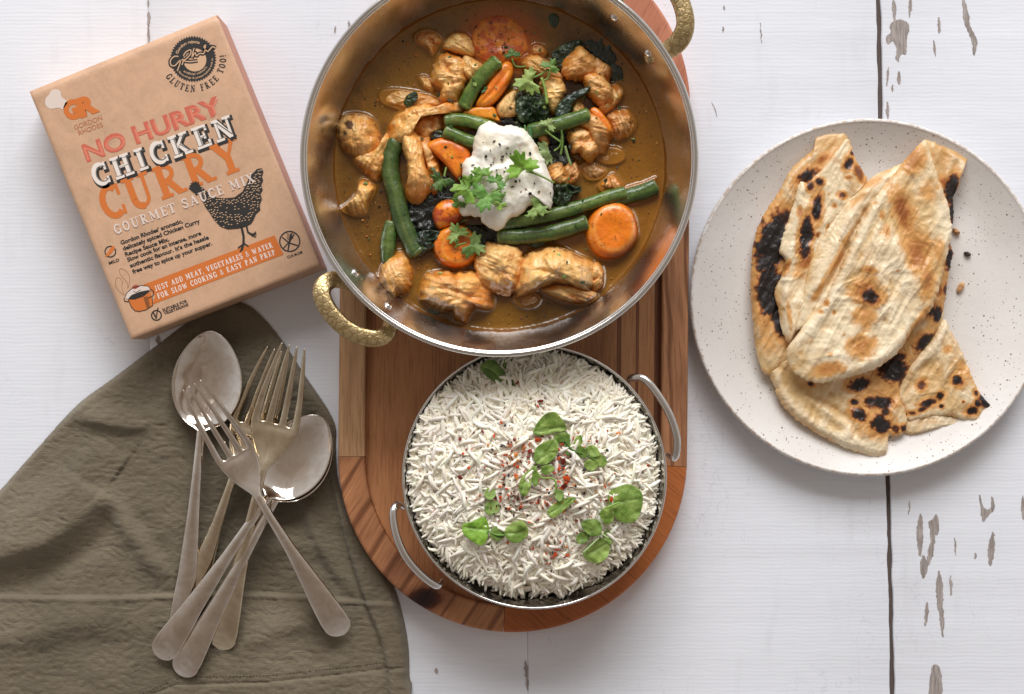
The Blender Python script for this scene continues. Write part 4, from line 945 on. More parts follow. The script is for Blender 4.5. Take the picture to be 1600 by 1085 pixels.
ck('long half-sunk chicken strip with a leaf scrap on it', [(598, 148), (606, 143), (625, 142), (650, 146), (672, 150), (690, 160), (696, 168), (675, 170), (650, 170), (630, 172), (612, 166), (600, 160)], -2, 5.5, 0, 5, wet=.15)
ck('tiny chicken shred left of the lumpy cluster', [(656, 125), (662, 121), (670, 124), (677, 136), (674, 143), (664, 138)], -1, 4, 1, 6)
ck('arched chicken strip curling over to the sliced bean pods', [(611, 222), (611, 203), (620, 184), (638, 170), (662, 166), (688, 167), (704, 160), (718, 163), (721, 174), (712, 180), (694, 178), (675, 181), (657, 188), (650, 200), (642, 218), (628, 228)], 1, 9, 0, 7, grooves=[([(628, 214), (634, 196), (650, 184), (690, 174)], 3, 2)])
ck('smooth brown chicken piece under the arched strip', [(640, 215), (648, 195), (662, 184), (690, 180), (700, 190), (692, 205), (676, 216), (660, 224)], -1, 5, 2, 8, men=False)
ck('rounded chicken piece with a dark scorch mark, leftmost in the pan', [(530, 198), (535, 185), (548, 181), (565, 182), (580, 188), (590, 205), (593, 225), (586, 240), (568, 245), (552, 243), (538, 232), (531, 215)], 0, 13, 1, 9, spots=[(548, 199, 9), (542, 212, 4)], amp=.0014)
ck('ragged chicken bits hanging below the scorched piece', [(553, 250), (560, 240), (578, 238), (594, 226), (604, 209), (609, 216), (607, 240), (600, 262), (590, 280), (576, 272), (563, 262)], 0, 7, 0, 10)
ck('craggy small chicken piece alone at the left edge of the sauce', [(536, 326), (548, 315), (558, 302), (562, 286), (570, 282), (584, 292), (584, 302), (576, 318), (572, 332), (562, 337), (545, 333)], -1, 8, 0, 11)
ck('upright bone-shaped chicken strip right of the long dark bean', [(630, 212), (640, 207), (652, 212), (660, 225), (662, 245), (668, 265), (675, 285), (672, 300), (660, 310), (645, 311), (634, 302), (637, 280), (636, 255), (631, 235)], 5, 11, 0, 12, amp=.0022)
ck('chicken scrap behind the bone-shaped strip, above the dark gap', [(655, 216), (668, 212), (676, 224), (690, 280), (684, 300), (676, 304), (668, 270), (660, 240)], 1, 6, 2, 13)
ck('pale chicken lump below the short bean at lower left', [(596, 425), (604, 408), (616, 400), (628, 396), (640, 405), (643, 425), (640, 445), (632, 458), (620, 463), (617, 472), (604, 462), (596, 448), (592, 438)], 0, 10, 1, 14, amp=.002)
ck('broad craggy chicken piece below the round carrot slice', [(660, 465), (664, 445), (672, 432), (690, 428), (712, 430), (735, 428), (758, 438), (767, 455), (767, 478), (758, 484), (742, 482), (734, 490), (726, 502), (714, 500), (706, 488), (690, 485), (674, 478)], -.5, 12, 0, 15, grooves=[([(672, 456), (700, 452), (724, 462), (760, 470)], 4, 6), ([(690, 480), (716, 470), (740, 480)], 3, 3)])
ck('disc-shaped chicken slice with fibrous middle, bottom centre', [(746, 430), (744, 410), (752, 392), (768, 384), (785, 382), (800, 386), (812, 398), (815, 420), (812, 440), (806, 450), (796, 460), (780, 456), (762, 450), (750, 442)], 4, 8, 1, 16)
ck('largest chicken piece, long and folded, above the lower right rim', [(806, 452), (812, 435), (816, 412), (828, 400), (850, 391), (875, 391), (900, 402), (922, 414), (926, 436), (922, 450), (905, 452), (880, 442), (850, 448), (830, 458), (815, 462)], 1, 14, 1, 17, grooves=[([(818, 428), (850, 426), (880, 436), (910, 448)], 4, 5), ([(846, 404), (852, 418), (846, 434)], 3, 4), ([(890, 402), (900, 420), (920, 430)], 3, 3)])
ck('smooth boat-shaped chicken slice under the largest piece', [(848, 454), (865, 446), (890, 447), (915, 453), (931, 458), (924, 470), (908, 475), (885, 472), (865, 464)], 1, 7, 0, 18, amp=.0008)
ck('narrow chicken end standing beside the largest piece, nearest the rim', [(922, 420), (932, 412), (941, 420), (943, 435), (940, 450), (930, 455), (922, 444)], 1, 9, 0, 19, amp=.0008)
ck('submerged chicken lump between the disc slice and the lower rim', [(804, 462), (815, 454), (830, 456), (843, 466), (836, 478), (818, 480), (806, 472)], -2, 4, 2, 20, wet=.3)
ck('shredded chicken piece under the dark spinach leaf at upper right', [(880, 112), (886, 90), (902, 74), (915, 80), (928, 90), (936, 104), (930, 116), (918, 124), (900, 126), (886, 124)], 5, 9, 0, 21)
ck('folded chicken strip right of the shredded piece', [(918, 100), (930, 92), (942, 98), (953, 106), (953, 122), (946, 132), (934, 128), (922, 120)], 4, 8, 2, 22)
ck('thick curved chicken fillet at the upper right of the heap', [(912, 122), (922, 114), (938, 116), (948, 128), (957, 144), (956, 158), (944, 166), (930, 160), (918, 144)], 6, 10, 0, 23, amp=.0016)
ck('chicken piece dipping into the sauce beyond the curved fillet', [(950, 140), (963, 134), (972, 145), (968, 158), (955, 172), (940, 180), (932, 172), (944, 162)], 0, 8, 0, 24)
ck('knobbly chicken lump right of the light coriander leaf', [(846, 134), (852, 124), (862, 120), (878, 126), (884, 142), (878, 156), (874, 172), (864, 180), (855, 168), (848, 150)], 4, 10, 1, 25)
ck('chicken strips below the small dark spinach leaf', [(818, 100), (826, 90), (842, 88), (850, 94), (862, 100), (872, 112), (880, 124), (866, 130), (850, 126), (838, 118), (824, 112)], 1, 8, 0, 26)
ck('pale half-cut chicken piece between carrot and dark spinach', [(776, 170), (785, 155), (798, 145), (805, 145), (810, 165), (808, 178), (795, 184), (780, 180)], 3, 9, 3, 27, amp=.0012)
ck('torn chicken piece with pointed lower edge under the cut bean', [(888, 215), (892, 204), (905, 200), (920, 206), (936, 214), (940, 228), (933, 240), (922, 251), (911, 244), (905, 236), (896, 238)], 5, 10, 0, 28)
ck('orange glazed chicken chunk next to the torn piece', [(900, 176), (915, 174), (932, 180), (946, 192), (956, 206), (950, 224), (938, 238), (926, 228), (918, 208), (902, 196)], 4, 9, 2, 29)
ck('stringy chicken tuft poking up at the right of the heap', [(950, 182), (965, 174), (980, 175), (990, 188), (991, 200), (982, 212), (968, 218), (955, 212), (950, 198)], 0, 8, 2, 30)
ck('light chicken cube just right of the cream', [(855, 264), (868, 256), (878, 258), (887, 280), (882, 292), (870, 290), (858, 278)], 5, 8, 1, 31, amp=.0012)
ck('orange brown chicken cube behind the light one', [(880, 256), (896, 254), (906, 268), (902, 284), (890, 288), (882, 272)], 1, 7, 2, 32)
ck('half-sunk chicken piece above the long bean at right', [(908, 262), (922, 254), (938, 262), (947, 270), (936, 280), (918, 280)], -1, 5, 4, 33, wet=.2)
ck('faceted chicken tip with a white glint, right of the long bean middle', [(936, 292), (944, 282), (956, 274), (964, 280), (972, 290), (968, 300), (954, 302), (942, 300)], -1, 6, 2, 34)
ck('sunken chicken chunk below the orange glazed chunk', [(930, 240), (946, 232), (968, 236), (974, 248), (960, 256), (940, 254)], -2.5, 4, 4, 35, wet=.3)
ck('small chicken crumb above the light coriander leaf', [(830, 78), (838, 72), (850, 76), (852, 86), (840, 90), (832, 86)], -1, 5, 2, 36)
ck('chicken bit between the bean end and the curled spinach leaf', [(892, 176), (896, 164), (904, 160), (912, 168), (906, 178), (897, 182)], 6, 6, 1, 37)
ck('chicken strip half hidden between heap and cream', [(842, 196), (852, 208), (858, 224), (850, 230), (842, 222), (838, 208)], 3, 6, 2, 38)
# ---- carrots
def carrot(label, pts, zb, h, seed=0, pale=0, red=0, pw=5, q=.45, core=None, amp=.0006, fn=None, men=True):
    zb = ZS+zb/1000
    V, Fc, px, py, t = puff(pts, zb, h/1000, hb=max(zb-ZS, 0)+.003, nb=96, nr=24, pw=pw, q=q, amp=amp, fs=60, seed=seed, fn=fn)
    f1 = fbm(px*.05+seed, py*.05, 0, 4, seed+3)
    c = mix(np.broadcast_to(srgb(236, 124, 28), (len(px), 3)), srgb(244, 148, 38), sstep(-.3, .3, f1))
    if core is not None:
        d = np.hypot((px-core[0])/core[2], (py-core[1])/core[3]); an_ = np.arctan2(py-core[1], px-core[0]); c = mix(c, srgb(248, 132, 24), .8*sstep(1.1, .85, d)); c = mix(c, srgb(250, 176, 92), .6*np.exp(-((d-1.0)/.08)**2)); c = mix(c, srgb(214, 98, 20), .35*sstep(.1, .5, vn(np.cos(an_)*9, np.sin(an_)*9, 3))*(d > .25)*(d < 1.3))
    if pale: c = mix(c, srgb(232, 150, 40), pale)
    if red:
        c = mix(c, srgb(198, 84, 40), red*sstep(-.2, .3, fbm(px*.09, py*.09, 2, 4, seed+5)))
    c = mix(c, srgb(180, 84, 16), .5*sstep(.86, 1, t))
    c = mix(c, srgb(120, 60, 20), .6*sstep(.45, .6, fbm(px*.25, py*.25, 0, 2, seed)))
    if men and zb <= ZS+.003: MEN.append(resample(crom(pts, 4, True), 50))
    return tag(obj('carrot_slice', V, Fc, m_carrot, col=c), label, 'carrot', 'carrot slices in the curry')
def ell(cx, cy, rx, ry, ang=0, n=14, wob=.04, seed=0):
    a = np.linspace(0, 2*np.pi, n, endpoint=False); r = 1+wob*vn(np.cos(a)*2+seed, np.sin(a)*2, seed)
    x, y = rx*r*np.cos(a), ry*r*np.sin(a); A = math.radians(ang); return np.stack([cx+x*math.cos(A)-y*math.sin(A), cy+x*math.sin(A)+y*math.cos(A)], 1)
carrot('large reddish carrot slice with oily crust, at the top of the sauce', ell(780, 64, 47, 40, 10, seed=1), -1.5, 3.6, 1, red=.9, amp=.0012, pw=4, men=False)
carrot('curved carrot wedge leaning against the short upright bean', [(742, 168), (752, 148), (765, 128), (778, 110), (790, 97), (800, 100), (803, 115), (796, 132), (784, 150), (770, 165), (756, 172)], 4, 10, 2, fn=lambda x, y, t: -fold(x, y, [(748, 168), (772, 144), (794, 112)], 3, .0012))
carrot('yellow orange carrot piece touching the top of the cream', [(723, 178), (735, 170), (752, 167), (772, 168), (778, 182), (782, 191), (765, 189), (745, 187)], 5, 6, 3, pale=.7)
carrot('pointed carrot wedge left of the cream', [(665, 228), (680, 218), (697, 215), (715, 222), (730, 230), (737, 245), (730, 262), (718, 282), (708, 275), (695, 258), (680, 243)], 6, 7, 4, red=.35)
carrot('round carrot slice half covered by a coriander leaf', ell(712, 386, 36, 34, 0, seed=5), 1.5, 8, 5, core=(716, 388, 24, 21), pw=7, fn=lambda x, y, t: -.0018*np.exp(-(((x-714)/16)**2+((y-378)/14)**2)))
carrot('thick round carrot slice nearest the right rim', ell(956, 361, 41, 45, 15, seed=6), 1.5, 10, 6, core=(958, 358, 30, 34), pw=5, q=.5, fn=lambda x, y, t: -.0016*np.exp(-(((x-956)/22)**2+((y-362)/20)**2)))
carrot('dark glazed carrot end above the round half-covered slice', [(676, 342), (678, 326), (690, 314), (706, 312), (720, 320), (722, 338), (712, 350), (700, 356), (684, 358)], 3, 8, 7, red=1.0, pw=2.4, q=.5)
carrot('carrot strip on the orange glazed chicken', [(922, 172), (930, 168), (942, 178), (953, 194), (956, 206), (948, 210), (938, 196), (928, 184)], 12, 4, 8, pw=3)
# ---- beans
def bean(label, pts, zb, r, seed=0, dark=0, ends=(1, 1), group='green beans in the curry', men=False):
    """pts pixel polyline, r radius in px; zb mm (a number or a pair) of the axis over the sauce"""
    p = np.array(pts, float); zz = np.linspace(*(zb if isinstance(zb, tuple) else (zb, zb)), len(p))/1000+ZS
    W_ = np.array([P(x, y, z) for (x, y), z in zip(p, zz)]); rm = r*.00042
    rr = np.full(len(p), rm); rr[0] *= ends[0]; rr[-1] *= ends[1]
    V, Fc = tube(W_, rr, 20, 14, .9)
    n = len(V)//20; i = np.repeat(np.arange(n), 20); a = np.tile(np.arange(20)/20*2*np.pi, n)
    X = V*1000
    bulge = 1+.018*np.sin(i*.55+seed)*1.0
    cen = V.reshape(-1, 20, 3).mean(1).repeat(20, 0); V = cen+(V-cen)*(bulge+.05*fbm(X[:, 0]*.3, X[:, 1]*.3, X[:, 2]*.3, 2, seed)+.10*fbm(i*.10+seed, np.cos(a)*2.2, np.sin(a)*2.2, 3, seed+4)-.10*np.exp(-((a-np.pi*.5)/.16)**2))[:, None]
    f1 = fbm(X[:, 0]*.12+seed, X[:, 1]*.12, X[:, 2]*.1, 4, seed)
    c = mix(np.broadcast_to(srgb(78, 106, 40), (len(V), 3)), srgb(112, 134, 58), sstep(-.2, .4, f1))
    c = mix(c, srgb(120, 118, 56), .5*sstep(.15, .5, fbm(X[:, 0]*.2+seed, X[:, 1]*.2, 3, 3, seed+20))); c = mix(c, srgb(44, 66, 42), dark); c = mix(c, srgb(130, 146, 76), .3*np.exp(-((a-np.pi/2)/.12)**2))     # pale seam
    endm = np.minimum(i, n-1-i); c = mix(c, srgb(150, 156, 92), .75*(endm < 2)); c = mix(c, srgb(70, 74, 30), .8*(endm < 1))
    o = obj('green_bean', V, Fc, m_bean, col=c)
    if men: MEN.append(np.vstack([p+[0, r], (p-[0, r])[::-1]]))
    return tag(o, label, 'green bean', group)
bean('short upright green bean at the top left of the heap', [(777, 96), (756, 116), (739, 140), (725, 166)], (15, 9), 13, 1)
bean('upper half of the split bean pod left of the cream', [(697, 190), (716, 187), (740, 191), (770, 200)], 11, 11, 2)
bean('lower half of the split bean pod left of the cream', [(696, 206), (712, 212), (730, 220), (748, 224)], 11, 11, 3)
bean('long dark bean curving down the left side of the heap', [(620, 222), (610, 245), (611, 275), (618, 305), (628, 345), (645, 385), (652, 395)], (4, 4), 16, 4, .55)
bean('short bean with a split tip at the lower left of the heap', [(611, 348), (608, 368), (606, 390), (604, 410)], (3, 2), 14, 5, .3, ends=(.75, .7), men=True)
bean('long slim bean running right from under the cream', [(780, 350), (820, 344), (860, 336), (910, 322), (945, 310), (976, 302)], (9, 5), 12, 6, .1)
bean('bean end reaching into the right rim side of the sauce', [(960, 314), (985, 306), (1006, 300), (1024, 292)], (2, 2.5), 14, 7, .3, men=True)
bean('thick dark bean below the slim one, under the cream', [(780, 370), (815, 370), (850, 366), (885, 358), (915, 348)], (7, 6), 14, 8, .45)
bean('cut bean with open round end pointing to the upper right', [(828, 206), (850, 200), (880, 192), (919, 180)], (11, 16), 13, 9, .1)
V, Fc, px, py, t = puff(ell(920, 180, 6, 12, 10), ZS+.0185, .0008, .002, 30, 6)
c = mix(np.broadcast_to(srgb(176, 182, 110), (len(px), 3)), srgb(60, 70, 22), sstep(.55, .3, t)); 
# ---- leaves
def leaf(label, pts, z, name='spinach_leaf', cat='spinach', group='wilted spinach leaves in the curry', mat=None, c0=srgb(30, 50, 26), c1=srgb(62, 84, 42), wave=.0016, wf=.07, cup=0.0, seed=0, vein=None, veinc=srgb(150, 176, 96), h=.0012, nb=110, nr=22, jag=0, base=None, tilt_=None, hb=None):
    pts = np.array(pts, float)
    def fn(x, y, t):
        r = wave*fbm(x*wf+seed, y*wf, 0, 3, seed)*1.8+cup*t**2
        if wf > .05 and name == 'spinach_leaf': r = r+wave*.7*(1-abs(fbm(x*wf*1.3, y*wf*1.3, 3, 3, seed+2))*3)
        if tilt_: r = r+(x-pts[:, 0].mean())*tilt_[0]*.0005+(y-pts[:, 1].mean())*tilt_[1]*.0005
        if vein is not None: r = r-fold(x, y, vein, 2.4, .0010)
        return r
    V, Fc, px, py, t = puff(pts, z, h, hb=hb if hb else .0006, nb=nb, nr=nr, pw=3, q=.5, fn=fn, jag=jag, jfs=300, seed=seed)
    f1 = fbm(px*.08+seed, py*.08, 0, 4, seed+2)
    c = mix(np.broadcast_to(c0, (len(px), 3)), c1, sstep(-.3, .35, f1))
    if vein is not None:
        d = np.full(px.shape, 1e9); vp = crom(vein, 5)
        for i in range(len(vp)-1):
            x1, y1 = vp[i]; x2, y2 = vp[i+1]; dx, dy = x2-x1, y2-y1; L = dx*dx+dy*dy+1e-9
            tt = np.clip(((px-x1)*dx+(py-y1)*dy)/L, 0, 1); d = np.minimum(d, np.hypot(px-x1-tt*dx, py-y1-tt*dy))
        ax_ = np.array(vein[-1], float)-np.array(vein[0], float); ax_ /= np.linalg.norm(ax_)+1e-9
        s_ = (px-vein[0][0])*ax_[0]+(py-vein[0][1])*ax_[1]
        c = mix(c, veinc, .75*np.exp(-(d/1.1)**2)); c = mix(c, veinc, .22*np.exp(-(((s_-d*.8)/5.5) % 1-.5)**2/.01)*(d > 1))
    return tag(obj(name, V, Fc, mat or m_spin, col=c, base=base), label, cat, group)
zl = lambda mm: ZS+mm/1000
leaf('crumpled dark spinach clump above the cream', [(806, 150), (814, 142), (830, 142), (846, 146), (856, 156), (858, 176), (850, 190), (832, 194), (814, 192), (806, 176)], zl(9), h=.004, wave=.0028, seed=1, hb=.010)
leaf('dark spinach leaf at the top edge of the right chicken heap', [(862, 84), (878, 71), (900, 63), (912, 66), (902, 84), (892, 104), (884, 112), (874, 108), (866, 98)], zl(5), h=.003, seed=2, hb=.006)
leaf('broad sunken spinach leaf between the right heap and the rim', [(908, 66), (926, 62), (945, 56), (955, 72), (968, 98), (975, 124), (972, 144), (962, 142), (952, 122), (938, 98), (920, 84)], zl(-.6), h=.0016, seed=3, wave=.0006, c0=srgb(30, 40, 22), c1=srgb(44, 54, 28), hb=.002)
leaf('curled glossy spinach leaf pointing to the curved fillet', [(868, 184), (870, 168), (880, 154), (896, 144), (912, 138), (924, 135), (918, 146), (904, 153), (894, 164), (890, 178), (880, 188)], zl(13), h=.003, seed=4, wave=.001, c0=srgb(24, 44, 30), c1=srgb(44, 66, 44), hb=.008)
leaf('shiny crumpled spinach at the foot of the long dark bean', [(632, 384), (642, 370), (656, 362), (674, 360), (688, 364), (684, 380), (672, 392), (656, 402), (642, 402)], zl(3), h=.004, wave=.0028, seed=5, c1=srgb(52, 66, 56), hb=.005)
leaf('dark spinach scrap right of the cream above the slim bean', [(862, 300), (868, 290), (882, 286), (896, 290), (908, 292), (906, 302), (894, 306), (888, 318), (872, 322), (862, 314)], zl(9), h=.003, wave=.0028, seed=6, hb=.01)
leaf('spinach tip hanging below the thick dark bean', [(800, 372), (820, 370), (845, 372), (858, 368), (850, 382), (838, 388), (826, 384), (810, 382)], zl(1.5), h=.0015, seed=7, c1=srgb(40, 70, 34), hb=.002)
leaf('spinach scrap lying across the half-sunk chicken strip', [(630, 158), (636, 150), (648, 143), (654, 152), (646, 164), (636, 168)], zl(4), h=.0016, seed=8, wave=.0008, hb=.002)
leaf('little green fleck floating near the top right of the sauce', [(856, 28), (862, 21), (871, 23), (874, 32), (868, 44), (860, 40)], zl(-.2), h=.001, seed=9, wave=.0002, c1=srgb(48, 70, 30), hb=.001)
leaf('added leaf bed left of the cream, painted dark as gap shade', [(640, 300), (668, 262), (690, 268), (720, 300), (724, 340), (700, 350), (676, 362), (650, 366), (636, 340)], zl(1), h=.003, seed=10, c0=srgb(16, 18, 14), c1=srgb(34, 36, 26), hb=.003)  # added to fill the gaps; their shade is put into its near-black colour
leaf('added leaf bed above and right of the cream, painted dark as gap shade', [(770, 182), (800, 178), (850, 190), (880, 200), (890, 240), (900, 262), (880, 300), (850, 320), (840, 240), (800, 200)], zl(2), h=.003, seed=11, c0=srgb(16, 20, 14), c1=srgb(38, 46, 26), hb=.004)  # second added gap bed, shade between the pieces painted into the colour
leaf('dark leaf strip between the split pod and the carrot wedge', [(672, 214), (680, 204), (694, 206), (712, 216), (700, 222), (684, 222)], zl(7), h=.002, seed=12, wave=.001, c0=srgb(24, 22, 20), hb=.006)
leaf('spinach below the cream with shade painted into its colour', [(724, 356), (760, 352), (800, 356), (850, 376), (820, 380), (770, 384), (744, 382)], zl(1), h=.002, seed=13, c0=srgb(20, 26, 16), c1=srgb(38, 50, 24), hb=.002)  # darkened green: shade under the cream is put into the leaf colour
leaf('green stem scrap below the broad craggy chicken piece', [(668, 482), (676, 476), (688, 482), (686, 490), (674, 490)], zl(.5), h=.001, seed=14, wave=.0004, c1=srgb(70, 90, 60), hb=.001)
def stemt(pts, z, r=1.6, c=srgb(120, 150, 70), col1=None):
    p = np.array(pts, float); zz = z if hasattr(z, '__len__') else [z]*len(p)
    V, Fc = tube(np.array([P(x, y, k) for (x, y), k in zip(p, zz)]), r*.00047, 8, 6); return V, Fc, np.broadcast_to(c, (len(V), 3))
CO = []
def coriander(label, cx, cy, size, ang, z, stem_=None, c0=srgb(96, 126, 42), c1=srgb(138, 164, 68), seed=0, tilt_=None, wave=.0012, spread=150, lobes=3, group='coriander leaves on the curry', sz=None):
    th = np.linspace(-spread, spread, 90); lob = abs(np.cos(np.radians(th*lobes/2*180/spread)))**.7
    r = size*(.40+.46*lob*(1+.25*vn(th*.02+seed, th*0, seed+3))+.12*np.cos(np.radians(th*lobes*3.6*180/spread))*(.6+.4*lob)+.08*vn(th*.08+seed, th*0, seed)); r = np.where(abs(th) > spread-12, r*.6, r)
    a = np.radians(th+ang); pts = np.stack([cx+r*np.cos(a), cy+r*np.sin(a)*.92], 1)
    ux, uy = math.cos(math.radians(ang)), math.sin(math.radians(ang))
    root = thing('coriander_leaf', label, 'coriander', tuple(P(cx, cy, z)), group)
    def fn(x, y, t):
        q = np.arctan2(y-cy, x-cx)-math.radians(ang); rr_ = np.hypot(x-cx, y-cy)/size
        w_ = .0016*size/25*rr_*np.cos(q*lobes*1.0)+wave*1.6*fbm(x*.08+seed, y*.08, 0, 2, seed)
        if tilt_: w_ = w_+(x-cx)*tilt_[0]*.0005+(y-cy)*tilt_[1]*.0005
        return w_
    V, Fc, px, py, t = puff(pts, z, .0006, .0004, 130, 14, 3, .5, fn=fn, smooth=1, centre=(cx, cy))
    f1 = fbm(px*.07+seed, py*.07, 0, 3, seed); c = mix(np.broadcast_to(c0, (len(px), 3)), c1, sstep(-.3, .3, f1))
    q = (np.arctan2(py-cy, px-cx)-math.radians(ang)); d = abs(np.sin(q*lobes*.75*180/spread*1.0))*np.hypot(px-cx, py-cy)
    c = mix(c, srgb(170, 196, 110), .4*np.exp(-(d/1.3)**2))
    obj('leaf_blade', V, Fc, m_leaf, root, col=c)
    if stem_:
        V, Fc, cc = stemt(stem_, [z+.0004]*1+[z-.001 if sz is None else sz]*(len(stem_)-1), 1.5); obj('stem', V, Fc, m_leaf, root, col=cc)
    return root
lg, lg2 = srgb(130, 154, 74), srgb(166, 184, 106)
coriander('light coriander leaf on the chicken right of the curved carrot wedge', 828, 128, 27, 165, zl(17), [(832, 122), (846, 116), (856, 108)], lg, lg2, 1)
coriander('small coriander leaf tucked against the dark spinach leaf at the top', 860, 104, 17, -60, zl(18), [(860, 108), (856, 122), (850, 126)], srgb(84, 120, 50), srgb(120, 150, 80), 2)
coriander('curled coriander sprig on the big reddish carrot slice', 800, 86, 14, -100, zl(7), [(800, 92), (806, 104), (828, 104)], srgb(66, 104, 40), srgb(104, 140, 66), 3)
coriander('tiny pale coriander leaf lying on the cut bean', 856, 196, 15, -60, zl(19), [(852, 204), (862, 212), (876, 222)], srgb(130, 154, 90), srgb(164, 182, 118), 4)
coriander('grey green coriander leaf at the upper right edge of the cream', 856, 238, 25, 160, zl(15), [(866, 236), (876, 226), (878, 202)], srgb(112, 132, 80), srgb(140, 156, 104), 5, spread=120)
coriander('dark coriander leaf between the bone-shaped chicken and the cream', 690, 282, 22, 120, zl(12), [(694, 276), (697, 262)], srgb(48, 76, 32), srgb(78, 108, 46), 6)
coriander('bright coriander leaf standing at the middle right of the cream', 816, 262, 29, -110, zl(32), [(822, 268), (842, 274), (866, 286)], srgb(96, 144, 34), srgb(128, 172, 56), 7, tilt_=(.1, -.15))
coriander('broad coriander leaf at the left edge of the cream', 730, 296, 27, 175, zl(29), None, srgb(92, 132, 40), srgb(124, 160, 60), 8)
coriander('jagged coriander leaf in the centre of the cream', 762, 306, 31, 110, zl(31), [(768, 300), (784, 292), (796, 274)], srgb(88, 138, 54), srgb(120, 166, 84), 9)
coriander('folded coriander leaf behind the broad left one', 752, 274, 20, -130, zl(31), None, srgb(98, 142, 46), srgb(132, 168, 72), 10)
coriander('curled coriander leaf above the centre one', 776, 284, 17, -60, zl(32), [(780, 290), (784, 312)], srgb(74, 122, 46), srgb(104, 150, 60), 11)
coriander('small coriander leaf at the lower middle of the cream', 782, 320, 13, 100, zl(30), [(782, 316), (790, 300)], srgb(126, 160, 64), srgb(150, 180, 84), 12)
coriander('flat coriander leaf with pale stem at the lower right of the cream', 836, 326, 23, 20, zl(21), [(820, 338), (840, 334), (862, 331)], srgb(98, 130, 56), srgb(140, 166, 90), 13)
coriander('coriander leaf draped on the round carrot slice, tip left', 716, 366, 21, -120, zl(12), [(716, 374), (712, 388)], srgb(110, 138, 62), srgb(146, 170, 96), 14)
coriander('lower coriander leaf draped on the round carrot slice', 738, 384, 25, 30, zl(12.5), [(728, 380), (714, 384)], srgb(98, 128, 60), srgb(132, 158, 90), 15)
coriander('dark coriander leaf left of the cream tail', 716, 316, 14, 130, zl(20), None, srgb(76, 112, 36), srgb(104, 140, 50), 16)
st_ = [stemt([(877, 201), (879, 222), (876, 242)], zl(16), 1.9, srgb(92, 120, 50)), stemt([(883, 229), (887, 244), (892, 258)], zl(15), 2.1, srgb(128, 148, 92)), stemt([(820, 196), (822, 210), (823, 222)], zl(18), 1.6, srgb(90, 134, 70)), stemt([(828, 198), (829, 212), (830, 226)], zl(17), 3.2, srgb(70, 110, 66)), stemt([(846, 122), (852, 140), (855, 162)], zl(19), 2.4, srgb(140, 164, 80)), stemt([(812, 200), (815, 212), (818, 222)], zl(17), 4, srgb(60, 100, 56))]
for (V, Fc, c), lb in zip(st_, ['thin coriander stem hanging beside the grey green leaf', 'short thick coriander stem tip below the hanging stem', 'thin green stem rising above the cream', 'thick green stem beside the thin one above the cream', 'pale coriander stem on the knobbly chicken lump', 'small curled green stem at the top of the cream']):
    tag(obj('coriander_sprig', V, Fc, m_leaf, col=c), lb, 'coriander', 'coriander stems on the curry')
# ---- cream
cr_o = [(738, 226), (744, 209), (752, 196), (761, 190), (773, 194), (785, 197), (796, 195), (815, 199), (826, 208), (833, 218), (844, 238), (854, 261), (863, 286), (864, 305), (861, 328), (854, 323), (842, 317), (828, 322), (817, 332), (796, 344), (788, 356), (775, 361), (757, 352), (746, 340), (723, 338), (717, 325), (716, 309), (724, 290), (722, 267), (726, 250), (736, 243)]
def cfn(x, y, t):
    w = np.clip(1-t**5, 0, 1)
    r = .0040*np.exp(-(((x-775)/34)**2+((y-232)/30)**2))                      # main swirl
    r += fold(x, y, [(752, 214), (782, 206), (818, 214), (842, 250), (852, 292)], 9, .0050, -.25)
    r -= fold(x, y, [(770, 262), (800, 250), (822, 276), (828, 304)], 13, .0045)
    r -= fold(x, y, [(738, 322), (752, 318), (748, 338)], 3.5, .0035)
    r -= .0040*sstep(296, 330, y)*sstep(860, 830, x)
    r += fold(x, y, [(756, 346), (776, 326), (800, 320)], 8, .0016)
    r += fold(x, y, [(728, 262), (736, 278), (730, 292)], 7, .0018)
    return (r+.0003*fbm(x*.15, y*.03, 0, 3, 5))*w
V, Fc, px, py, t = puff(cr_o, zl(15), .0105, .012, 220, 60, 4.5, .55, amp=.0030, fs=34, fn=cfn, jag=3.2, jfs=120, octv=4, ridge=.35, centre=(790, 272))
m_cream = vcol('soured_cream', .36, 200, .03, .00025, 500, 0, spec=.45, coat=.15)
c = mix(np.broadcast_to(srgb(255, 250, 236), (len(px), 3)), srgb(252, 241, 216), sstep(0, .5, fbm(px*.04, py*.04, 0, 3, 2)))
c = mix(c, srgb(222, 180, 110), .7*np.exp(-(((px-838)/4)**2+((py-234)/7)**2)))
cream = tag(obj('cream_dollop', V, Fc, m_cream, col=c), 'white dollop of soured cream in the middle of the curry, under coriander', 'cream')
CRZ = (px.copy(), py.copy(), V[:, 2].copy(), t)
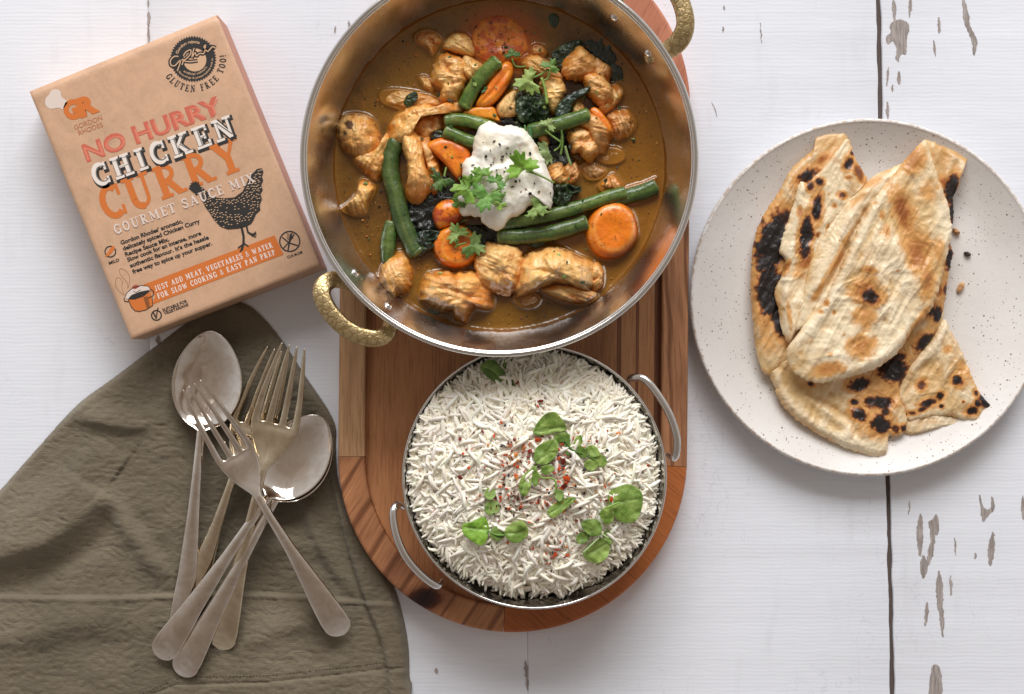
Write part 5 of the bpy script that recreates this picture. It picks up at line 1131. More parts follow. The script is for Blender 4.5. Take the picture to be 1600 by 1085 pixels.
def flakes(name, label, cat, items, mats_c, zf, seed, kind='stuff', smin=2, smax=5, th=.0005, parent=None):
    """items: (x, y) px; irregular thin chips"""
    r_ = random.Random(seed); Vs, Fs, Cs, n = [], [], [], 0
    for (x, y, s, ci) in items:
        k = r_.randint(5, 7); z = zf(x, y); a0 = r_.uniform(0, 6.28); asp = r_.uniform(.28, .85)
        ring = []
        A = r_.uniform(0, 6.28); tx, ty = r_.uniform(-.4, .4), r_.uniform(-.4, .4)
        for j in range(k):
            a = a0+j*6.283/k; rr = s*r_.uniform(.65, 1.1); u, v_ = rr*math.cos(a), rr*asp*math.sin(a)
            ring.append((x+u*math.cos(A)-v_*math.sin(A), y+u*math.sin(A)+v_*math.cos(A), (u*tx+v_*ty)*.0005))
        ring = np.array(ring); B = P(ring[:, 0], ring[:, 1], z); T_ = B.copy(); B[:, 2] = z-.0003+ring[:, 2]; T_[:, 2] = z+th+ring[:, 2]
        cc = P(x, y, z)+[0, 0, th*1.6]
        Vs.append(np.vstack([B, T_, cc[None]])); Fs += [[n+j, n+(j+1) % k, n+k+(j+1) % k, n+k+j] for j in range(k)]+[[n+k+j, n+k+(j+1) % k, n+2*k] for j in range(k)]
        Cs.append(np.tile(mats_c[ci], (2*k+1, 1))*r_.uniform(.75, 1.2)); n += 2*k+1
    return tag(obj(name, np.concatenate(Vs), Fs, m_flake, col=np.concatenate(Cs), smooth=False, parent=parent), label, cat, None, kind)
m_flake = vcol('spice_flake', .5, 900, .2, 0, 100, 0, spec=.4)
def creamz(x, y):
    d = (CRZ[0]-x)**2+(CRZ[1]-y)**2+1e3*(CRZ[3] >= .99); i = np.argmin(d); return CRZ[2][i]+.0002
pepper = [(772, 221, 4, 0), (781, 226, 3.8, 0), (755, 223, 2, 0), (766, 235, 3, 0), (759, 245, 3.2, 0), (739, 258, 4, 1), (793, 232, 4, 1), (792, 241, 3, 0), (785, 245, 4, 0), (784, 250, 3, 0), (772, 247, 3, 2), (798, 241, 2.6, 0), (803, 238, 2.5, 1), (828, 240, 3.8, 0), (813, 228, 2.5, 2), (767, 258, 2.5, 0), (768, 268, 4, 0), (776, 266, 2.5, 0), (790, 262, 3, 0), (788, 268, 2.5, 1), (806, 272, 4.5, 0), (806, 284, 4, 0), (801, 292, 3.6, 0), (812, 283, 3, 1), (814, 300, 3, 2), (822, 296, 2.6, 2), (828, 303, 4.4, 0), (835, 287, 2.8, 0), (842, 300, 3.2, 1), (860, 302, 2.4, 1), (861, 286, 2.4, 1), (798, 276, 2, 0), (780, 262, 2, 2), (771, 254, 2, 1), (729, 276, 2, 1), (751, 300, 2.5, 0)]
pc_ = [srgb(44, 32, 30), srgb(96, 70, 62), srgb(160, 106, 84)]
flakes('pepper_flakes', 'coarse crushed black pepper scattered over the cream', 'pepper', [(x, y, s*.85, c_) for x, y, s, c_ in pepper], pc_, creamz, 3)
# ---- sauce surface with menisci around what floats in it
step = 1.35
gx = np.arange(780.8-260, 780.8+260.1, step); GX, GY = np.meshgrid(gx, gx-780.8+258.7)
R_ = np.hypot(GX-780.8, GY-258.7); 
Zs = ZS+.00035*fbm(GX*.012, GY*.012, 0, 3, 8)+.00012*fbm(GX*.09, GY*.09, 0, 3, 9)
Zs += .0011*np.exp(-np.clip(257-R_, 0, 99)/3.0)
men = np.zeros(GX.shape)
for o in MEN:
    x0, x1, y0, y1 = o[:, 0].min()-12, o[:, 0].max()+12, o[:, 1].min()-12, o[:, 1].max()+12
    m_ = (GX > x0) & (GX < x1) & (GY > y0) & (GY < y1)
    sd = poly_dist(GX[m_], GY[m_], o); men[m_] = np.maximum(men[m_], np.exp(-np.clip(-sd, 0, 99)/2.6))
Zs += .0020*men
use = R_ <= 258.6
sc0 = np.where(R_ > 257.0, 258.2/np.maximum(R_, 1), 1); GX = 780.8+(GX-780.8)*sc0; GY = 258.7+(GY-258.7)*sc0
idx = -np.ones(GX.shape, int); idx[use] = np.arange(use.sum())
V = P(GX[use], GY[use], ZS); V[:, 2] = Zs[use]
Fq = np.stack([idx[:-1, :-1], idx[1:, :-1], idx[1:, 1:], idx[:-1, 1:]], -1).reshape(-1, 4); Fq = Fq[(Fq >= 0).all(1)]
x, y = GX[use], GY[use]
f1 = fbm(x*.008, y*.008, 0, 4, 40); f2 = fbm(x*.05, y*.05, 0, 4, 41); f3 = fbm(x*.35, y*.35, 0, 2, 42)
c = mix(np.broadcast_to(srgb(100, 66, 20), (len(x), 3)), srgb(140, 96, 30), sstep(-.3, .35, f1+.25*f2))
c = mix(c, srgb(84, 54, 24), .55*sstep(.05, .5, fbm(x*.006+3, y*.006, 0, 3, 91)+.3*f2)); c = mix(c, srgb(186, 122, 44), .35*sstep(.5, .75, f3+.2*f2)); c = mix(c, srgb(70, 42, 18), .5*sstep(.55, .8, -f3+.25*f2))
c = mix(c, srgb(178, 116, 36), .55*sstep(.25, .9, men[use]+.25*f2)); c = mix(c, srgb(188, 92, 24), .75*sstep(70, 40, np.hypot((x-782)/1.15, y-64)))
c = mix(c, srgb(164, 100, 22), .4*sstep(900, 1010, x))
m_sauce = vcol('curry_sauce', .12, 700, .14, .0006, 140, .04, spec=.5, coat=.1)
tag(obj('curry_sauce', V, Fq, m_sauce, col=c), 'glossy golden brown curry sauce filling the steel pan', 'sauce')
sp = []
r_ = random.Random(5)
while len(sp) < 760:
    a, q = r_.uniform(0, 6.28), 250*math.sqrt(r_.random()); X_, Y_ = 778.5+q*math.cos(a), 258+q*math.sin(a)
    if Y_ < -30: continue
    sp.append((X_, Y_, r_.choice([.7, .9, 1.0, 1.3, 1.8, 2.4]), r_.choice([0, 0, 1, 2, 2, 3])))
flakes('herb_specks', 'fine herb and spice specks floating on the curry sauce', 'herbs', sp, [srgb(50, 40, 20), srgb(84, 84, 34), srgb(190, 140, 60), srgb(150, 84, 40)], lambda x, y: ZS+.0004, 9, th=.0002)
sp = [(744+r_.uniform(-10, 60), 62+r_.uniform(-28, 30), r_.uniform(1, 2.6), 0) for _ in range(26)]
flakes('herb_scraps', 'dark herb scraps on the large reddish carrot slice', 'herbs', sp, [srgb(60, 44, 28)], lambda x, y: ZS+.0036, 11, th=.0004)

# loose chopped herbs over the heap
r_ = random.Random(77); sp = []
for _ in range(170):
    a, q = r_.uniform(0, 6.28), r_.gauss(0, 1); X_, Y_ = 790+105*r_.gauss(0, .75), 250+95*r_.gauss(0, .8)
    if math.hypot(X_-781, Y_-258) > 225 or (725 < X_ < 862 and 195 < Y_ < 355): continue
    sp.append((X_, Y_, r_.uniform(1.3, 5.2), r_.choice([0, 0, 1, 2, 3])))
_tops = [(o, np.array([v.co for v in o.data.vertices])+np.array(o.location)) for o in bpy.data.objects if o.type == 'MESH' and o.parent is None and o.name.split('.')[0] in ('chicken_piece', 'carrot_slice', 'green_bean', 'spinach_leaf')]
def foodz(x, y):
    z = ZS+.0006
    for o, v in _tops:
        p = P(x, y, ZS+.008); d = (v[:, 0]-p[0])**2+(v[:, 1]-p[1])**2; i = np.argmin(d)
        if d[i] < 9e-7: z = max(z, v[d < 1.6e-6][:, 2].max())
    return z+.0004
flakes('chopped_herbs', 'small chopped herb bits scattered over the chicken and vegetables', 'herbs', sp, [srgb(60, 92, 34), srgb(96, 130, 50), srgb(40, 60, 28), srgb(150, 170, 90)], foodz, 78, th=.0004)
# oil beads on the sauce
Vs = []
for _ in range(260):
    a, q = r_.uniform(0, 6.28), 252*math.sqrt(r_.random()); X_, Y_ = 781+q*math.cos(a), 258+q*math.sin(a)
    if Y_ < -20 or any(abs(X_-o[:, 0].mean()) < np.ptp(o[:, 0])*.5 and abs(Y_-o[:, 1].mean()) < np.ptp(o[:, 1])*.5 for o in MEN): continue
    s_ = r_.choice([.8, 1, 1.2, 1.6, 2.4]); th = np.linspace(0, 2*np.pi, 10, endpoint=False); c0 = P(X_, Y_, ZS)
    rings = [c0+np.stack([np.cos(th)*s_*.0005*k, np.sin(th)*s_*.0005*k, np.full(10, zz_)], 1) for k, zz_ in ((1, .0002), (.8, .0005+s_*.00008), (.4, .0006+s_*.00014))]
    V = np.vstack(rings+[(c0+[0, 0, .0006+s_*.00016])[None]]); F_ = grid_faces(10, 3, True).tolist()+[[20+k, 20+(k+1) % 10, 30] for k in range(10)]; Vs.append((V, F_))
V, Fc, _ = merge(Vs); m_oil = solid('chilli_oil', srgb(176, 104, 30), .08); tag(obj('oil_beads', V, Fc, m_oil), 'tiny beads of orange oil floating on the curry sauce', 'oil', None, 'stuff')

# film of sauce drying on the pan wall
th = np.linspace(0, 2*np.pi, 300, endpoint=False); V = []
top = .0016+.0026*np.clip(fbm(np.cos(th)*4, np.sin(th)*4, 0, 4, 88)+.35, 0, 1)+.003*np.clip(fbm(np.cos(th)*14, np.sin(th)*14, 0, 2, 89), 0, 1)
for k in range(6):
    z = ZS-.0004+(top+.0004)*k/5; r = np.interp(z, np.array(inn)[:, 1], np.array(inn)[:, 0])-.00025*(1-(k/5)**3)+.00003
    V.append(np.stack([pc[0]+r*np.cos(th), pc[1]+r*np.sin(th), z], 1))
tag(obj('sauce_film', np.concatenate(V), grid_faces(300, 6, True), solid('dried_sauce', srgb(122, 76, 26), .3)), 'thin brown film of sauce clinging to the pan wall around the curry', 'sauce', None, 'stuff')
# ================================================================ RICE
def rz(x, y):
    dx, dy = (x-832)/200., (y-738)/196.; r = np.hypot(dx, dy)
    return .0835-.0235*r**2.2-.0045*sstep(.86, 1.0, r)+.0016*fbm(np.asarray(x)*.02, np.asarray(y)*.02, 0, 3, 50)
ro = []
for a in np.linspace(0, 2*np.pi, 72, endpoint=False):
    base = 194+5*math.sin(2*a+1)+5*float(fbm(np.array([math.cos(a)*3]), np.array([math.sin(a)*3]), 0, 3, 60)[0])
    ca, sa = math.cos(a), math.sin(a)
    if sa > .3 and ca < -.3: base -= 4
    if ca < -.5: base += 3
    ro.append((830+base*ca, 737+base*sa*.985))
ro = np.array(ro)
V, Fc, px, py, t = puff(np.array([832, 741])+(ro-[832, 738])*.95, .05, 0, .014, 160, 50, 3, .5); 
n_ = len(V); V2 = P(px, py, .06); V2[:, 2] = np.where(np.arange(n_) < n_-321, rz(px, py)-.0006+.0030*fbm(px*.035, py*.035, 0, 3, 71)-.010*sstep(.93, 1.0, t), V[:, 2]-.004)
m_rice = M('steamed_rice'); setp(m_rice, .36, .5, coat=.1)
a_ = m_rice.n('ShaderNodeVertexColor', layer_name='Col'); m_rice.l(a_.outputs[0], m_rice.b.inputs['Base Color']); bump(m_rice, noise(m_rice, 900, 2).outputs[0], .0002); m_rice = m_rice.m
def grain_proto(k, L=1.0):
    pts = [(-.5, 0, 0), (-.25, .06*k, .02), (0, .09*k, .03), (.25, .06*k, .01), (.5, -.01, 0)]
    V, Fc = tube(np.array(pts), [.06, .12, .138, .118, .055], 7, 2, .75); return V, Fc
protos = [grain_proto(k) for k in (-3.0, -1.0, .8, 2.4)]
NG = 4900; r_ = np.random.RandomState(11)
Vs, Fs, Cs, n = [], [], [], 0
od = poly_dist
a = r_.uniform(0, 2*np.pi, NG); q = np.sqrt(r_.uniform(0, 1, NG)); q[:700] = r_.uniform(.90, 1.0, 700)
ang_i = ((a/(2*np.pi))*72).astype(int) % 72
gxx = 830+(ro[ang_i, 0]-830)*q; gyy = 737+(ro[ang_i, 1]-737)*q
gz = rz(gxx, gyy)+r_.uniform(-.0012, .0011, NG)+.0030*fbm(gxx*.035, gyy*.035, 0, 3, 71)-.006*sstep(.95, 1.02, q)
for i in range(NG):
    Vp, Fp = protos[i % 4]
    L = r_.choice([.010, .014, .016, .0175, .019, .0215])*r_.uniform(.9, 1.1); w = r_.uniform(.8, 1.2)*.0128
    v = Vp*[L, w, w]
    yaw = r_.uniform(0, 6.283)+.0; pit = r_.normal(0, .09); rol = r_.uniform(0, 6.28)
    cl = fbm(np.array([gxx[i]*.03]), np.array([gyy[i]*.03]), 0, 2, 3)[0]*4; yaw = cl*1.6+r_.normal(0, .8)
    cr_, sr_ = math.cos(rol), math.sin(rol); v = np.stack([v[:, 0], v[:, 1]*cr_-v[:, 2]*sr_, v[:, 1]*sr_+v[:, 2]*cr_], 1)
    cp, sp_ = math.cos(pit), math.sin(pit); v = np.stack([v[:, 0]*cp-v[:, 2]*sp_, v[:, 1], v[:, 0]*sp_+v[:, 2]*cp], 1)
    cy_, sy_ = math.cos(yaw), math.sin(yaw); v = np.stack([v[:, 0]*cy_-v[:, 1]*sy_, v[:, 0]*sy_+v[:, 1]*cy_, v[:, 2]], 1)
    pw_ = P(gxx[i], gyy[i], gz[i]); dd = pw_[:2]-bc[:2]; rr0 = np.hypot(*dd); lim = RB-.0066
    if rr0 > lim and rr0 > 0: pw_[:2] = bc[:2]+dd*(lim/rr0); pw_[2] = min(pw_[2], .062)
    Vs.append(v+pw_); Fs.append(Fp+n); n += len(Vp)
    Cs.append(np.tile(np.array(srgb(255, 249, 236))*r_.uniform(.9, 1.03)*np.array([1, r_.uniform(.97, 1), r_.uniform(.9, 1)]), (len(Vp), 1)))
Vs = np.concatenate(Vs); _b = np.array(bi); _o = np.argsort(_b[:, 1], kind='stable'); _w = np.interp(Vs[:, 2], _b[_o, 1], _b[_o, 0])-.0007; _d = np.hypot(Vs[:, 0]-bc[0], Vs[:, 1]-bc[1]); _k = np.where((_d > _w) & (Vs[:, 2] < ZB+.001), _w/_d, 1)
Vs[:, 0] = bc[0]+(Vs[:, 0]-bc[0])*_k; Vs[:, 1] = bc[1]+(Vs[:, 1]-bc[1])*_k
rg = obj('rice', Vs, np.concatenate(Fs), m_rice, col=np.clip(np.concatenate(Cs), 0, .97))
tag(rg, 'mound of long-grain white rice heaped in the small bowl', 'rice', None, 'stuff')
core = obj('rice_core', V2, Fc, m_rice, rg, col=np.broadcast_to(srgb(252, 244, 226), (n_, 3)))
core['kind'] = 'stuff'
# spice on the rice
rr_ = random.Random(21); it = []
def clus(cx, cy, sx, sy, n, cols, s0=1.2, s1=3.4):
    for _ in range(n): it.append((rr_.gauss(cx, sx*1.5), rr_.gauss(cy, sy*1.5), rr_.uniform(s0, s1)*1.1, rr_.choice(cols)))
clus(797, 776, 13, 9, 60, [0, 0, 1, 2, 4], 1.5, 3.2); clus(822, 716, 14, 10, 34, [1, 2, 2, 4], 1.5, 4); clus(796, 712, 7, 6, 14, [1, 2, 3], 2, 4.6); clus(882, 738, 18, 18, 64, [0, 1, 2, 2, 5, 5], 1.2, 4)
clus(872, 800, 14, 22, 22, [0, 1, 2, 3], 1, 3); clus(862, 862, 12, 8, 26, [1, 2, 2, 3, 0], 1.2, 3.6); clus(915, 745, 22, 18, 20, [5, 5, 0, 3], 1, 2.4); clus(832, 745, 38, 36, 150, [1, 2, 2, 3, 5], 1.2, 3.2)
clus(840, 740, 110, 100, 50, [3, 5, 2], .8, 1.8)
for x, y, s, c_ in [(754, 675, 4.5, 1), (741, 676, 3.5, 1), (719, 686, 4, 1), (783, 660, 4.6, 2), (789, 665, 3, 5), (772, 681, 4, 2), (804, 687, 4, 1), (841, 688, 6, 2), (790, 711, 7, 2), (800, 717, 6, 1), (828, 705, 5, 1), (880, 722, 6, 1), (873, 730, 6, 2), (885, 748, 8, 2), (881, 760, 7, 1), (719, 746, 5.5, 1), (728, 778, 3.5, 1), (712, 798, 3, 5), (795, 743, 4, 5), (807, 745, 6, 3), (841, 783, 5, 1), (845, 627, 6, 1), (835, 560, 3, 1), (808, 598, 5, 1), (868, 866, 6, 2), (862, 872, 5, 1), (847, 874, 5, 3), (966, 677, 4, 3), (949, 674, 3.5, 2), (955, 780, 5.5, 2), (948, 782, 3.5, 1), (893, 640, 2, 5), (907, 661, 2, 5), (886, 659, 2.5, 5), (843, 929, 3.5, 2), (998, 690, 3, 1), (1012, 728, 4, 2), (912, 628, 2, 5)]: it.append((x, y, s, c_))
it = [i for i in it if math.hypot(i[0]-832, i[1]-738) < 185]
flakes('chilli_flakes', 'red chilli flakes and crushed peppercorns sprinkled over the rice', 'chilli flakes', it, [srgb(70, 38, 24), srgb(130, 44, 28), srgb(204, 78, 28), srgb(222, 136, 56), srgb(110, 56, 32), srgb(52, 48, 50)], lambda x, y: float(rz(x, y))+.0036, 31, th=.0007)
# microgreens
def cress(label, pts, dz=3, vein=None, c0=srgb(104, 134, 50), c1=srgb(146, 172, 84), seed=0, cup=.0008, tilt_=None, dark=0):
    pts = np.array(pts, float); cx, cy = pts.mean(0)
    if dark: c0, c1 = mix(np.array(c0), srgb(48, 80, 26), dark), mix(np.array(c1), srgb(70, 104, 36), dark)
    return leaf(label, pts, float(rz(cx, cy))+dz/1000, 'cress_leaf', 'cress', 'cress leaves on the rice', m_leaf, c0, c1, .0012, .05, cup, seed, vein, srgb(160, 190, 110), .0006, 80, 14, 0, None, tilt_)
Z7 = lambda *p: [(740+x*.1659, 640+y*.1659) for x, y in p]
cress('folded dark green cress leaf at the top of the rice by the pan', [(750, 576), (756, 566), (768, 562), (778, 568), (786, 578), (800, 592), (808, 610), (803, 625), (792, 620), (778, 602), (762, 590)], 5, [(756, 572), (778, 586), (800, 616)], seed=1, dark=.55, cup=-.001)
cress('small cress leaf tucked behind the dark one, under the pan rim', [(782, 564), (794, 561), (806, 564), (804, 573), (792, 577), (784, 572)], 3, None, seed=2, dark=.3)
cress('pointed cress leaf topmost of the central sprig', Z7((560, 205), (610, 110), (680, 40), (750, 22), (800, 50), (868, 150), (868, 200), (760, 220), (640, 245), (580, 240)), 6, Z7((570, 215), (700, 190), (860, 170)), seed=3, tilt_=(0, -.1))
cress('short cress leaf under the pointed one', Z7((760, 240), (850, 215), (910, 240), (915, 290), (850, 305), (790, 310), (760, 275)), 4, None, seed=4, dark=.35)
cress('oval cress leaf in the centre of the sprig', Z7((565, 440), (590, 360), (680, 300), (760, 280), (798, 330), (780, 430), (700, 510), (620, 520), (575, 490)), 7, Z7((580, 510), (680, 420), (770, 300)), seed=5)
cress('hanging cress leaf left of the sprig stalk', Z7((425, 720), (450, 640), (520, 570), (600, 530), (560, 620), (540, 720), (490, 820), (440, 790)), 5, Z7((590, 540), (500, 650), (460, 780)), seed=6)
cress('narrow cress leaf beside the sprig stalk', Z7((560, 700), (550, 620), (580, 560), (610, 620), (605, 700), (580, 725)), 6, None, seed=7)
cress('small cress leaf right of the sprig stalk', Z7((640, 590), (640, 540), (700, 520), (760, 545), (740, 590), (680, 615)), 6, None, seed=8)
cress('triangular cress leaf near the pepper right of the sprig', Z7((940, 320), (960, 270), (1010, 240), (1025, 310), (970, 360), (940, 350)), 5, None, seed=9)
cress('narrow dark cress leaf left of the triangular one', Z7((862, 330), (870, 285), (900, 300), (920, 350), (890, 375), (865, 360)), 5, None, seed=10, dark=.2)
cress('dark cress leaf base between the right leaf cluster and the sprig', Z7((860, 400), (900, 370), (960, 380), (1010, 430), (1000, 470), (940, 440), (880, 430)), 3, None, seed=11, dark=.5)
cress('upper leaf of the right four-leaf cress cluster', Z7((1055, 360), (1120, 335), (1170, 370), (1190, 430), (1130, 450), (1080, 420)), 5, None, seed=12)
cress('right leaf of the right four-leaf cress cluster', Z7((1130, 450), (1190, 420), (1245, 460), (1255, 510), (1210, 545), (1150, 520)), 5.5, None, seed=13)
cress('lower leaf of the right four-leaf cress cluster', Z7((1040, 510), (1080, 470), (1150, 470), (1170, 530), (1120, 580), (1060, 560)), 5, None, seed=14, dark=.15)
cress('left leaf of the right four-leaf cress cluster', Z7((975, 355), (1030, 350), (1065, 400), (1060, 460), (1010, 440), (985, 400)), 5, None, seed=15, dark=.15)
cress('boat-shaped cress leaf below the chilli cluster', Z7((695, 960), (740, 900), (830, 850), (900, 825), (965, 835), (920, 890), (840, 960), (760, 1020), (705, 1000)), 5, Z7((705, 990), (820, 900), (950, 838)), seed=16)
cress('pale cress leaf above the boat-shaped one', Z7((765, 780), (800, 750), (840, 770), (845, 830), (810, 870), (770, 830)), 4, None, seed=17, c0=srgb(140, 170, 90), c1=srgb(166, 190, 110))
Z4 = lambda *p: [(820+x*.2305, 760+y*.2304) for x, y in p]
cress('largest round cress leaf near the right bowl handle', Z4((560, 90), (580, 30), (640, 0), (700, -15), (760, 10), (798, 60), (790, 160), (750, 235), (680, 248), (620, 220), (590, 150)), 7, Z4((600, 120), (680, 100), (770, 90)), seed=18)
cress('small cress leaf joined left of the largest round one', Z4((505, 190), (530, 150), (580, 130), (605, 190), (590, 245), (540, 255)), 5, None, seed=19)
cress('dark square cress leaf in the lower right sprig', Z4((382, 250), (420, 225), (490, 225), (522, 270), (515, 325), (460, 340), (400, 300)), 6, None, seed=20, dark=.4)
cress('lowest left leaf of the lower right sprig', Z4((350, 340), (380, 310), (440, 320), (430, 365), (390, 390), (352, 375)), 5, None, seed=21, dark=.4)
cress('long cress leaf at the bottom of the lower right sprig', Z4((395, 460), (440, 390), (500, 350), (570, 370), (575, 440), (540, 500), (480, 522), (420, 500)), 6, Z4((405, 470), (490, 430), (565, 380)), seed=22)
cress('cress leaf edge at the right of the lower right sprig', Z4((535, 310), (570, 300), (596, 345), (580, 395), (545, 370)), 5, None, seed=23)
cress('pale cress leaf upper one left of the chilli pile', Z7((100, 790), (130, 740), (190, 745), (210, 800), (170, 850), (120, 840)), 4, None, seed=24, c0=srgb(130, 160, 80), c1=srgb(156, 182, 104))
cress('pale cress leaf lower one left of the chilli pile', Z7((100, 950), (130, 870), (200, 860), (245, 900), (230, 970), (160, 1000)), 4, None, seed=25, c0=srgb(130, 160, 80), c1=srgb(156, 182, 104))
Z3 = lambda *p: [(520+x*.2304, 760+y*.2304) for x, y in p]
cress('bright cress leaf with torn edge at the lower left', Z3((880, 260), (940, 240), (1020, 205), (1050, 240), (1060, 300), (1040, 370), (1000, 400), (930, 360), (885, 320)), 6, Z3((890, 280), (980, 290), (1050, 300)), seed=26, c0=srgb(100, 148, 34), c1=srgb(132, 176, 60))
cress('middle dark leaf of the lower left cress sprig', Z3((1065, 310), (1100, 270), (1150, 290), (1162, 340), (1120, 370), (1080, 355)), 5, None, seed=27, dark=.5)
cress('round cress leaf at the right of the lower left sprig', Z3((1165, 300), (1220, 245), (1290, 235), (1328, 300), (1310, 350), (1240, 385), (1180, 350)), 6, Z3((1170, 320), (1240, 320), (1310, 310)), seed=28)
cress('tiny dark cress leaf at the foot of the lower left sprig', Z3((1040, 375), (1080, 370), (1112, 400), (1100, 428), (1060, 410)), 4, None, seed=29, dark=.6)
zz = lambda x, y, d: float(rz(x, y))+d/1000
for pts, d, c_, lb in [(Z7((560, 530), (640, 640), (740, 650), (775, 700), (765, 790)), 5.5, srgb(140, 170, 80), 'pale curved stalk of the central cress sprig'), (Z4((395, 450), (450, 400), (500, 352)), 8, srgb(176, 200, 140), 'whitish cress stalk in the lower right sprig'), (Z4((505, 325), (530, 330), (565, 352)), 8, srgb(176, 200, 140), 'short white cress stalk joining the square leaf'), (Z4((560, 145), (600, 125), (640, 112)), 8.5, srgb(140, 176, 84), 'cress stalk running onto the largest round leaf'), (Z7((870, 300), (930, 380), (1060, 430), (1150, 480)), 6, srgb(90, 126, 50), 'thin cress stalk linking the right leaf cluster'), (Z3((1050, 300), (1110, 330), (1190, 330)), 6.5, srgb(110, 150, 60), 'thin cress stalk of the lower left sprig')]:
    V, Fc, c = stemt(pts, [zz(x, y, d) for x, y in pts], 1.5, c_); tag(obj('cress_stalk', V, Fc, m_leaf, col=c), lb, 'cress', 'cress stalks on the rice')
# ================================================================ FLATBREAD
m_bread = vcol('flatbread', .46, 340, .05, .00035, 420, .08, spec=.4, coat=.2)
ZN = lambda *p: [(1150+x*.5066, 180+y*.5069) for x, y in p]
def bread(parent, pts, zb, h, spots=(), seed=0, ridges=(), tone=0, amp=.0022, tiltf=None, hb=.004, nb=340, nr=90, pw=6, q=.5, centre=None, jag=1.6, layer='bread_layer', label=None, wr=(118, .0012)):
    o = ZN(*pts); zb /= 1000; h = h*.5/1000; amp *= .8; pw = 9
    def fn(x, y, t):
        w = np.clip(1-t**8, 0, 1)
        r = .0010*(1-2.4*abs(fbm(x*.035+fbm(x*.02, y*.02, 0, 2, seed)*1.2+seed, y*.035, 0, 4, seed+1)))+.00025*fbm(x*.16, y*.16, 0, 3, seed+4)
        A = math.radians(wr[0]); al = x*math.cos(A)+y*math.sin(A); ac = -x*math.sin(A)+y*math.cos(A); ww = 5*fbm(x*.012+seed, y*.012, 0, 2, seed+30)
        r = r+wr[1]*(1-2.6*abs(fbm(al*.007+seed, (ac+ww)*.045, 0, 3, seed+31)))+.0005*fbm(al*.03, ac*.2, 1, 3, seed+33)
        for (rp, rw, rh, sk) in ridges: r = r+fold(x, y, ZN(*rp), rw, rh*1.25/1000, sk)
        if tiltf: r = r+tiltf(x, y)/1000*1.0
        return r*(.35+.65*w)
    V, Fc, px, py, t = puff(o, zb, h, hb, nb, nr, pw, q, amp=amp, fs=14, fn=fn, jag=jag*1.7, jfs=230, seed=seed, octv=3, centre=ZN(centre)[0] if centre else None)
    f1 = fbm(px*.012+seed, py*.012, 0, 4, seed+7); f2 = fbm(px*.06, py*.06, 0, 4, seed+9); f3 = fbm(px*.22, py*.22, 0, 3, seed+2)
    base = [(srgb(238, 216, 178), srgb(216, 178, 122)), (srgb(241, 222, 186), srgb(220, 184, 128)), (srgb(232, 200, 148), srgb(204, 158, 98))][tone]
    c = mix(np.broadcast_to(base[0], (len(px), 3)), base[1], sstep(-.3, .4, f1+.4*f2))
    c = mix(c, srgb(198, 146, 86), .45*sstep(.25, .6, f2+.3*f3))
    lev = np.zeros(len(px))
    zx = (px-1150)/.5066; zy = (py-180)/.5069
    for s_ in spots:
        sx, sy, rx, ry, an, st = s_; A = math.radians(an); u = (zx-sx)*math.cos(A)+(zy-sy)*math.sin(A); v = -(zx-sx)*math.sin(A)+(zy-sy)*math.cos(A)
        d = np.sqrt((u/rx)**2+(v/ry)**2)+.42*f2+.30*f3+.12*f1; lev = np.maximum(lev, st*(sstep(1.5, .35, d) if st > .7 else sstep(1.75, .1, d))); lev = np.maximum(lev, (.40 if st > .7 else 0)*sstep(2.2, .9, d))
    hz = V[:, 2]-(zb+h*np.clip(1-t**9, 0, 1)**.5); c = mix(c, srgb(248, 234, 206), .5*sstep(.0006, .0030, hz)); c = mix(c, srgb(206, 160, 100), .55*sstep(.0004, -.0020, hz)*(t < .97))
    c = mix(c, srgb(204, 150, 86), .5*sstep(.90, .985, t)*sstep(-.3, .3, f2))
    # freckles
    fr = sstep(.62, .8, fbm(px*.085+seed*9, py*.085, 4, 2, seed+12))*.28; lev = np.maximum(lev, fr)
    for lo, hi, cc in [(.04, .36, srgb(214, 158, 92)), (.32, .62, srgb(170, 102, 48)), (.55, .78, srgb(84, 46, 28)), (.76, .98, srgb(34, 27, 25))]: c = mix(c, cc, sstep(lo, hi, lev))
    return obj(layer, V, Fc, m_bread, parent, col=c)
g_ = 'torn flatbread pieces on the plate'
b1 = thing('flatbread', 'folded flatbread on the left of the plate with a black charred edge', 'flatbread', tuple(P(1230, 400, .010)), g_)
bread(b1, [(345, 72), (320, 54), (250, 60), (242, 100), (215, 125), (170, 165), (130, 240), (95, 290), (66, 345), (48, 430), (45, 560), (52, 640), (60, 720), (90, 800), (150, 770), (190, 700), (200, 560), (230, 400), (300, 250), (350, 150)], 15, 9,
      [(108, 400, 52, 105, 8, 1.25), (98, 540, 40, 95, -4, 1.2), (125, 625, 24, 60, -15, 1.1), (140, 320, 40, 30, -40, .9), (215, 190, 46, 24, -35, 1.05), (262, 140, 34, 16, -30, .6), (75, 600, 22, 60, 0, .45), (100, 700, 30, 40, 0, .3)], 1, [([(60, 420), (52, 560), (66, 700)], 7, 2.2, 0), ([(240, 110), (160, 200), (110, 300)], 6, 1.6, .2)], 2)
